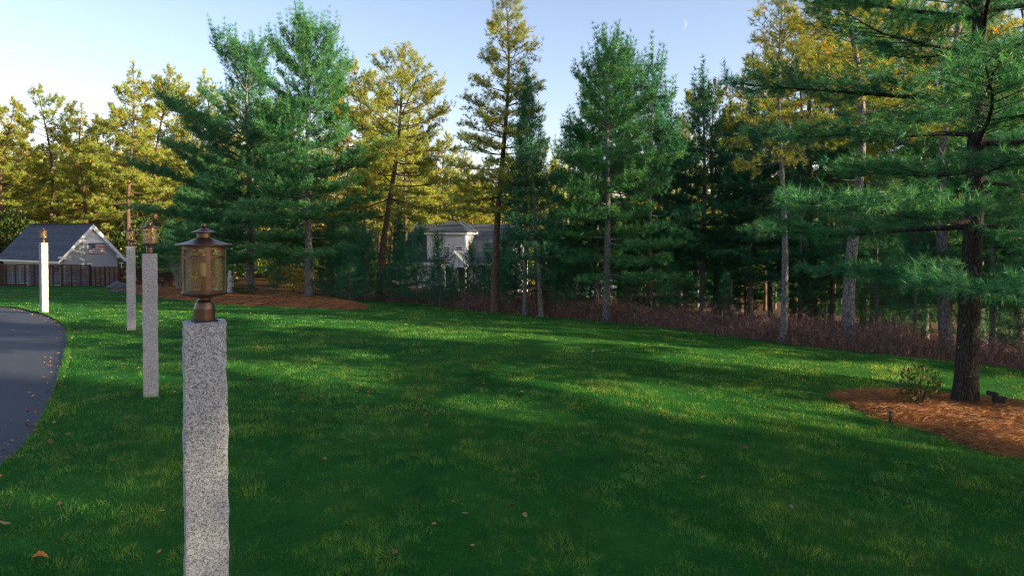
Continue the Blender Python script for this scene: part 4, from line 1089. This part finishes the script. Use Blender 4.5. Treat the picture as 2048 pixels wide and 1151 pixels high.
armillary()

def bare_shrub(px, py, h, label, n=11, seed=3):
    r = random.Random(seed); p = on_bed(px, py, ZL); e = empty('bare_shrub', p, 0, label, 'shrub')
    for i in range(n):
        a = r.uniform(0, 6.28); t = r.uniform(.05, .38); q = Vector((.08 * math.cos(a), .08 * math.sin(a), -.05)); pts = [q.copy()]
        for k in range(6):
            q = q + Vector((math.cos(a) * t, math.sin(a) * t, 1)).normalized() * h / 6 * r.uniform(.8, 1.1); a += r.uniform(-.4, .4); pts.append(q.copy())
        def st(b):
            b.tube(pts, [.02, .018, .015, .012, .009, .006, .003], 5)
            for k in range(2, 7):
                for _ in range(2):
                    d = Vector((r.uniform(-1, 1), r.uniform(-1, 1), r.uniform(.3, 1.2))).normalized(); b.tube([pts[k], pts[k] + d * r.uniform(.15, .4)], [.006, .003], 3, False)
        part('stem', M['twig'], e, st)
bare_shrub(357, 585, 1.5, 'tall bare twiggy shrub behind the largest lantern')

def leaf_cluster(name, P, D, mat, tint=(.5, .2), size=.06, width=.03, age=0.0):
    n = len(P); L = size * rng.uniform(.7, 1.3, n); s = np.cross(D, rng.normal(size=(n, 3))); s /= np.linalg.norm(s, axis=1)[:, None]; s *= (width / 2 * rng.uniform(.8, 1.2, n))[:, None]
    m = P + D * (L * .5)[:, None]
    V = np.stack([P, m + s, P + D * L[:, None], m - s], 1).reshape(-1, 3)
    t = np.repeat(np.clip(rng.normal(*tint, n), 0, 1), 4); a = np.repeat((rng.random(n) < age) * .8, 4)
    me = tri_mesh(name, V, np.arange(4 * n).reshape(-1, 4), {'tint': t, 'age': a}); me.materials.append(mat); return me

def shrub(p, rx, rz, n, label, mat, size, width, name='leafy_shrub', stems=5, age=0.0, group=None, upright=.3):
    e = empty(name, p, random.uniform(0, 6), label, 'shrub', group)
    u = rng.normal(size=(n, 3)); u /= np.linalg.norm(u, axis=1)[:, None]; rad = rng.uniform(.35, 1, n) ** .5
    cl = rng.normal(size=(9, 3)); cl /= np.linalg.norm(cl, axis=1)[:, None]
    lump = .75 + .35 * np.max(u @ cl.T, 1) ** 3
    P = u * (rad * lump)[:, None] * (rx, rx, rz * .5) + (0, 0, rz * .52)
    D = u * .7 + rng.normal(0, .5, (n, 3)) + (0, 0, upright); D /= np.linalg.norm(D, axis=1)[:, None]
    c = link('foliage', leaf_cluster('foliage', P, D, M[mat], size=size, width=width, age=age), e); c['kind'] = 'stuff'
    for i in range(stems):
        a = random.uniform(0, 6.28); part('stem', M['bark_brown'], e, lambda b: b.tube([(0.02 * math.cos(a), .02 * math.sin(a), -.05), (.3 * rx * math.cos(a), .3 * rx * math.sin(a), rz * .35), (.6 * rx * math.cos(a), .6 * rx * math.sin(a), rz * .75)], [.012, .009, .004], 5))
    return e
shrub(on_bed(488, 598, ZL), .62, .42, 900, 'low dark green creeping shrub beside the statue', 'shrub_leaves', .07, .03)
shrub(on_bed(578, 603, ZL), .42, .62, 260, 'small yellowish shrub by the grey trunk in the bed', 'yellow_leaves', .07, .035, age=.2)
shrub(on_bed(1842, 826, ZR), .36, .52, 330, 'small leafy green shrub in the round straw bed', 'shrub_leaves', .085, .032, stems=9, age=.06, upright=.5)
for px, py, h in ((1108, 633, 1.1), (1290, 640, 1.0), (530, 585, 1.6), (560, 587, 1.8), (585, 588, 1.5), (650, 600, 1.2), (915, 616, 1.3), (965, 616, 1.1), (690, 603, 1.2)):
    g = on_ground(px, py); g.y += 2.5; g.z = Tz(g.x, g.y)
    shrub(g, .8, h, 700, 'leafy green and yellow bush under the pines', 'shrub_leaves' if h < 1.4 else 'yellow_leaves', .11, .06, 'understory_bush', 5, .15, 'bushes under the pines')
# clipped dark hedge trees behind the pool house roof
for px, Y, h, rx in ((20, 58, 6.0, 2.6), (-45, 57, 6.4, 2.8), (70, 60, 5.2, 2.2), (285, 60, 5.6, 2.4)):
    g = at_depth(px, 500, Y); g.z = Tz(g.x, g.y)
    shrub(g, rx, h, 5200, 'rounded dark green shrub tree behind the pool house', 'shrub_leaves', .26, .16, 'broadleaf_shrub', 6, .05, 'dark shrub trees behind the pool house')

# dark field stones at the bed's corner
def stone_mesh(seed, r):
    bm = bmesh.new(); bmesh.ops.create_icosphere(bm, subdivisions=3, radius=r)
    for v in bm.verts:
        n = v.co.normalized(); v.co *= 1 + .35 * noise.noise(n * 1.6 + Vector((seed, 0, 0))) + .1 * noise.noise(n * 4 + Vector((0, seed, 0))); v.co.z *= .55
    me = bpy.data.meshes.new('field_stone'); bm.to_mesh(me); bm.free(); me.polygons.foreach_set('use_smooth', [True] * len(me.polygons)); me.materials.append(M['rock']); return me
for i, (px, py, r) in enumerate(((226, 581, .30), (236, 579, .42), (246, 582, .30), (258, 580, .34), (243, 586, .22), (231, 585, .2))):
    q = on_bed(px, py, ZL); o = link('field_stone', stone_mesh(i * 3.7, r), None, None, q + Vector((0, 0, r * .15)), (0, 0, i))
    tag(o, 'dark rounded field stone at the corner of the straw bed', 'stone', 'stones at the bed corner')

# path light and double spotlight in the right bed
p = on_bed(1781, 855, ZR)
e = empty('path_light', p, 0, 'short green metal stake light with a flat round cap', 'garden light')
hgt = p.y / FPX * 25
part('stake', M['green_metal'], e, lambda b: b.lathe([(.016, -.15), (.016, hgt * .3), (.020, hgt * .32), (.020, hgt - .012), (.012, hgt - .006)], 14), True)
part('cap', M['green_metal'], e, lambda b: b.lathe([(.012, hgt - .012), (.044, hgt - .010), (.046, hgt - .004), (.03, hgt + .004), (0, hgt + .006)], 18), True)
p = on_bed(1988, 832, ZR)
e = empty('spotlight', p, R(-20), 'black double headed spotlight on a stake beside the dark trunk', 'garden light')
part('stake', M['dark_metal'], e, lambda b: b.tube([(0, 0, -.12), (0, 0, .16)], .013, 10))
part('lamp_head', M['dark_metal'], e, lambda b: (b.prism([(-.02, -.06, .05), (.13, -.06, .05), (.15, -.06, .13), (-.02, -.06, .13)], (0, .10, 0)), b.box(-.03, .16, -.075, .055, .13, .142)))
part('lamp_head', M['dark_metal'], e, lambda b: (b.prism([(-.10, -.05, .16), (.03, -.05, .15), (.05, -.05, .20), (-.09, -.05, .225)], (0, .09, 0)), b.tube([(0, 0, .13), (0, 0, .17)], .01, 8)))

# ------------------------------------------------------------------ fallen leaves
def leaf_mesh(seed, L):
    r = random.Random(seed); n = 9; v = []; f = []
    for i in range(n):
        t = i / (n - 1); w = math.sin(math.pi * min(1, t * .93 + .04)) ** .8 * L * .30 * (1 + (.22 if i % 2 else -.12)); cz = .12 * L * math.sin(t * 3 + seed) + L * .06
        for s in (-1, 0, 1): v.append(((t - .5) * L, s * w, cz + (abs(s) * w * (.35 + .5 * math.sin(seed * 2 + t * 2)))))
    for i in range(n - 1):
        for s in (0, 1): a = i * 3 + s; f.append((a, a + 1, a + 4, a + 3))
    me = bpy.data.meshes.new('fallen_leaf'); me.from_pydata(v, [], f); me.polygons.foreach_set('use_smooth', [True] * len(f)); me.update(); return me
lv = [leaf_mesh(i, 1.0) for i in range(4)]
LMAT = ['leaf_brown', 'leaf_orange', 'leaf_tan']
lmesh = {}
for i, m_ in enumerate(lv):
    for c_ in LMAT:
        q = m_.copy(); q.materials.append(M[c_]); lmesh[i, c_] = q
spots = [(80, 1143, 18, 'leaf_orange'), (125, 1098, 8, 'leaf_brown'), (10, 1068, 12, 'leaf_tan'), (835, 832, 9, 'leaf_brown'), (852, 845, 8, 'leaf_brown'), (853, 866, 8, 'leaf_brown'), (1035, 802, 13, 'leaf_brown'), (1045, 796, 8, 'leaf_tan'), (1005, 815, 7, 'leaf_brown'),
         (1190, 789, 7, 'leaf_orange'), (1200, 932, 9, 'leaf_brown'), (1407, 972, 8, 'leaf_orange'), (1025, 1033, 9, 'leaf_brown'), (1050, 1052, 9, 'leaf_tan'), (790, 1127, 12, 'leaf_brown'), (930, 1048, 8, 'leaf_tan'), (245, 744, 8, 'leaf_brown'), (225, 814, 8, 'leaf_brown'), (318, 823, 6, 'leaf_orange'),
         (355, 850, 7, 'leaf_brown'), (98, 902, 10, 'leaf_brown'), (120, 1030, 9, 'leaf_brown'), (515, 703, 8, 'leaf_brown'), (468, 725, 6, 'leaf_brown'), (498, 772, 8, 'leaf_brown'), (630, 800, 7, 'leaf_tan'), (545, 868, 7, 'leaf_orange'), (512, 890, 6, 'leaf_brown'), (780, 762, 7, 'leaf_tan'), (1125, 686, 6, 'leaf_tan'), (1185, 711, 6, 'leaf_tan'),
         (1810, 1022, 10, 'leaf_tan'), (1580, 1035, 9, 'leaf_tan'), (1490, 912, 8, 'leaf_brown'), (860, 700, 6, 'leaf_orange'), (650, 935, 8, 'leaf_tan'), (1750, 980, 8, 'leaf_brown'), (1660, 905, 7, 'leaf_brown')]
CN = {'leaf_brown': 'curled dark brown leaf lying on the mown lawn', 'leaf_orange': 'orange brown leaf lying on the mown lawn', 'leaf_tan': 'pale tan leaf lying on the mown lawn'}
for i, (px, py, sz, c_) in enumerate(spots):
    g = on_ground(px, py); s = sz * g.y / FPX * 1.6
    o = link('fallen_leaf', lmesh[i % 4, c_], None, None, (g.x, g.y, g.z + .095), (random.uniform(-.3, .3), random.uniform(-.3, .3), random.uniform(0, 6))); o.scale = (s, s, s)
    tag(o, CN[c_], 'leaf', c_.split('_')[1] + ' leaves fallen on the lawn')
# crumbs of leaf and straw on lawn and along the kerbless edge: one mass
n = 900
e_ = np.array(drive_edge); k_ = rng.integers(16, len(e_) - 12, 380)
xy = np.concatenate([np.column_stack([rng.uniform(-12, 12, n - 380), rng.uniform(4, 24, n - 380)]), e_[k_] + rng.normal(-.06, .12, (380, 2))])
ok = ~in_poly(drive_poly, xy[:, 0], xy[:, 1]); z = T(xy[:, 0], xy[:, 1]) + np.where(ok, .095, .037)
keep = in_poly(lawn_poly, xy[:, 0], xy[:, 1]) | ~ok; xy = xy[keep]; z = z[keep]; n = len(xy)
D = np.column_stack([rng.normal(size=(n, 2)), rng.normal(0, .12, n)]); D /= np.linalg.norm(D, axis=1)[:, None]
o = link('leaf_crumbs', leaf_cluster('leaf_crumbs', np.column_stack([xy, z]), D, M['straw'], (.45, .3), .045, .022)); tag(o, 'small scattered leaf crumbs and straw on the lawn', 'leaf litter', kind='stuff')

# ------------------------------------------------------------------ day moon
d = ray(1361, 50).normalized() * 3000; u = Vector((0, 0, 1)); rt = d.cross(u).normalized(); up = rt.cross(d).normalized(); rm = 3000 * 11 / FPX
pts = []
for a in np.linspace(-80, 80, 17): pts.append(rt * rm * math.cos(R(a)) + up * rm * math.sin(R(a)))
for a in np.linspace(80, -80, 17)[1:-1]: pts.append(rt * rm * (math.cos(R(a)) * .80) + up * rm * math.sin(R(a)))
b = MB(); b.prism(pts, d.normalized() * 2.0)
o = b.build('moon', M['moon'], None, False, cam.location + d); tag(o, 'thin pale crescent moon in the clear blue sky', 'moon')
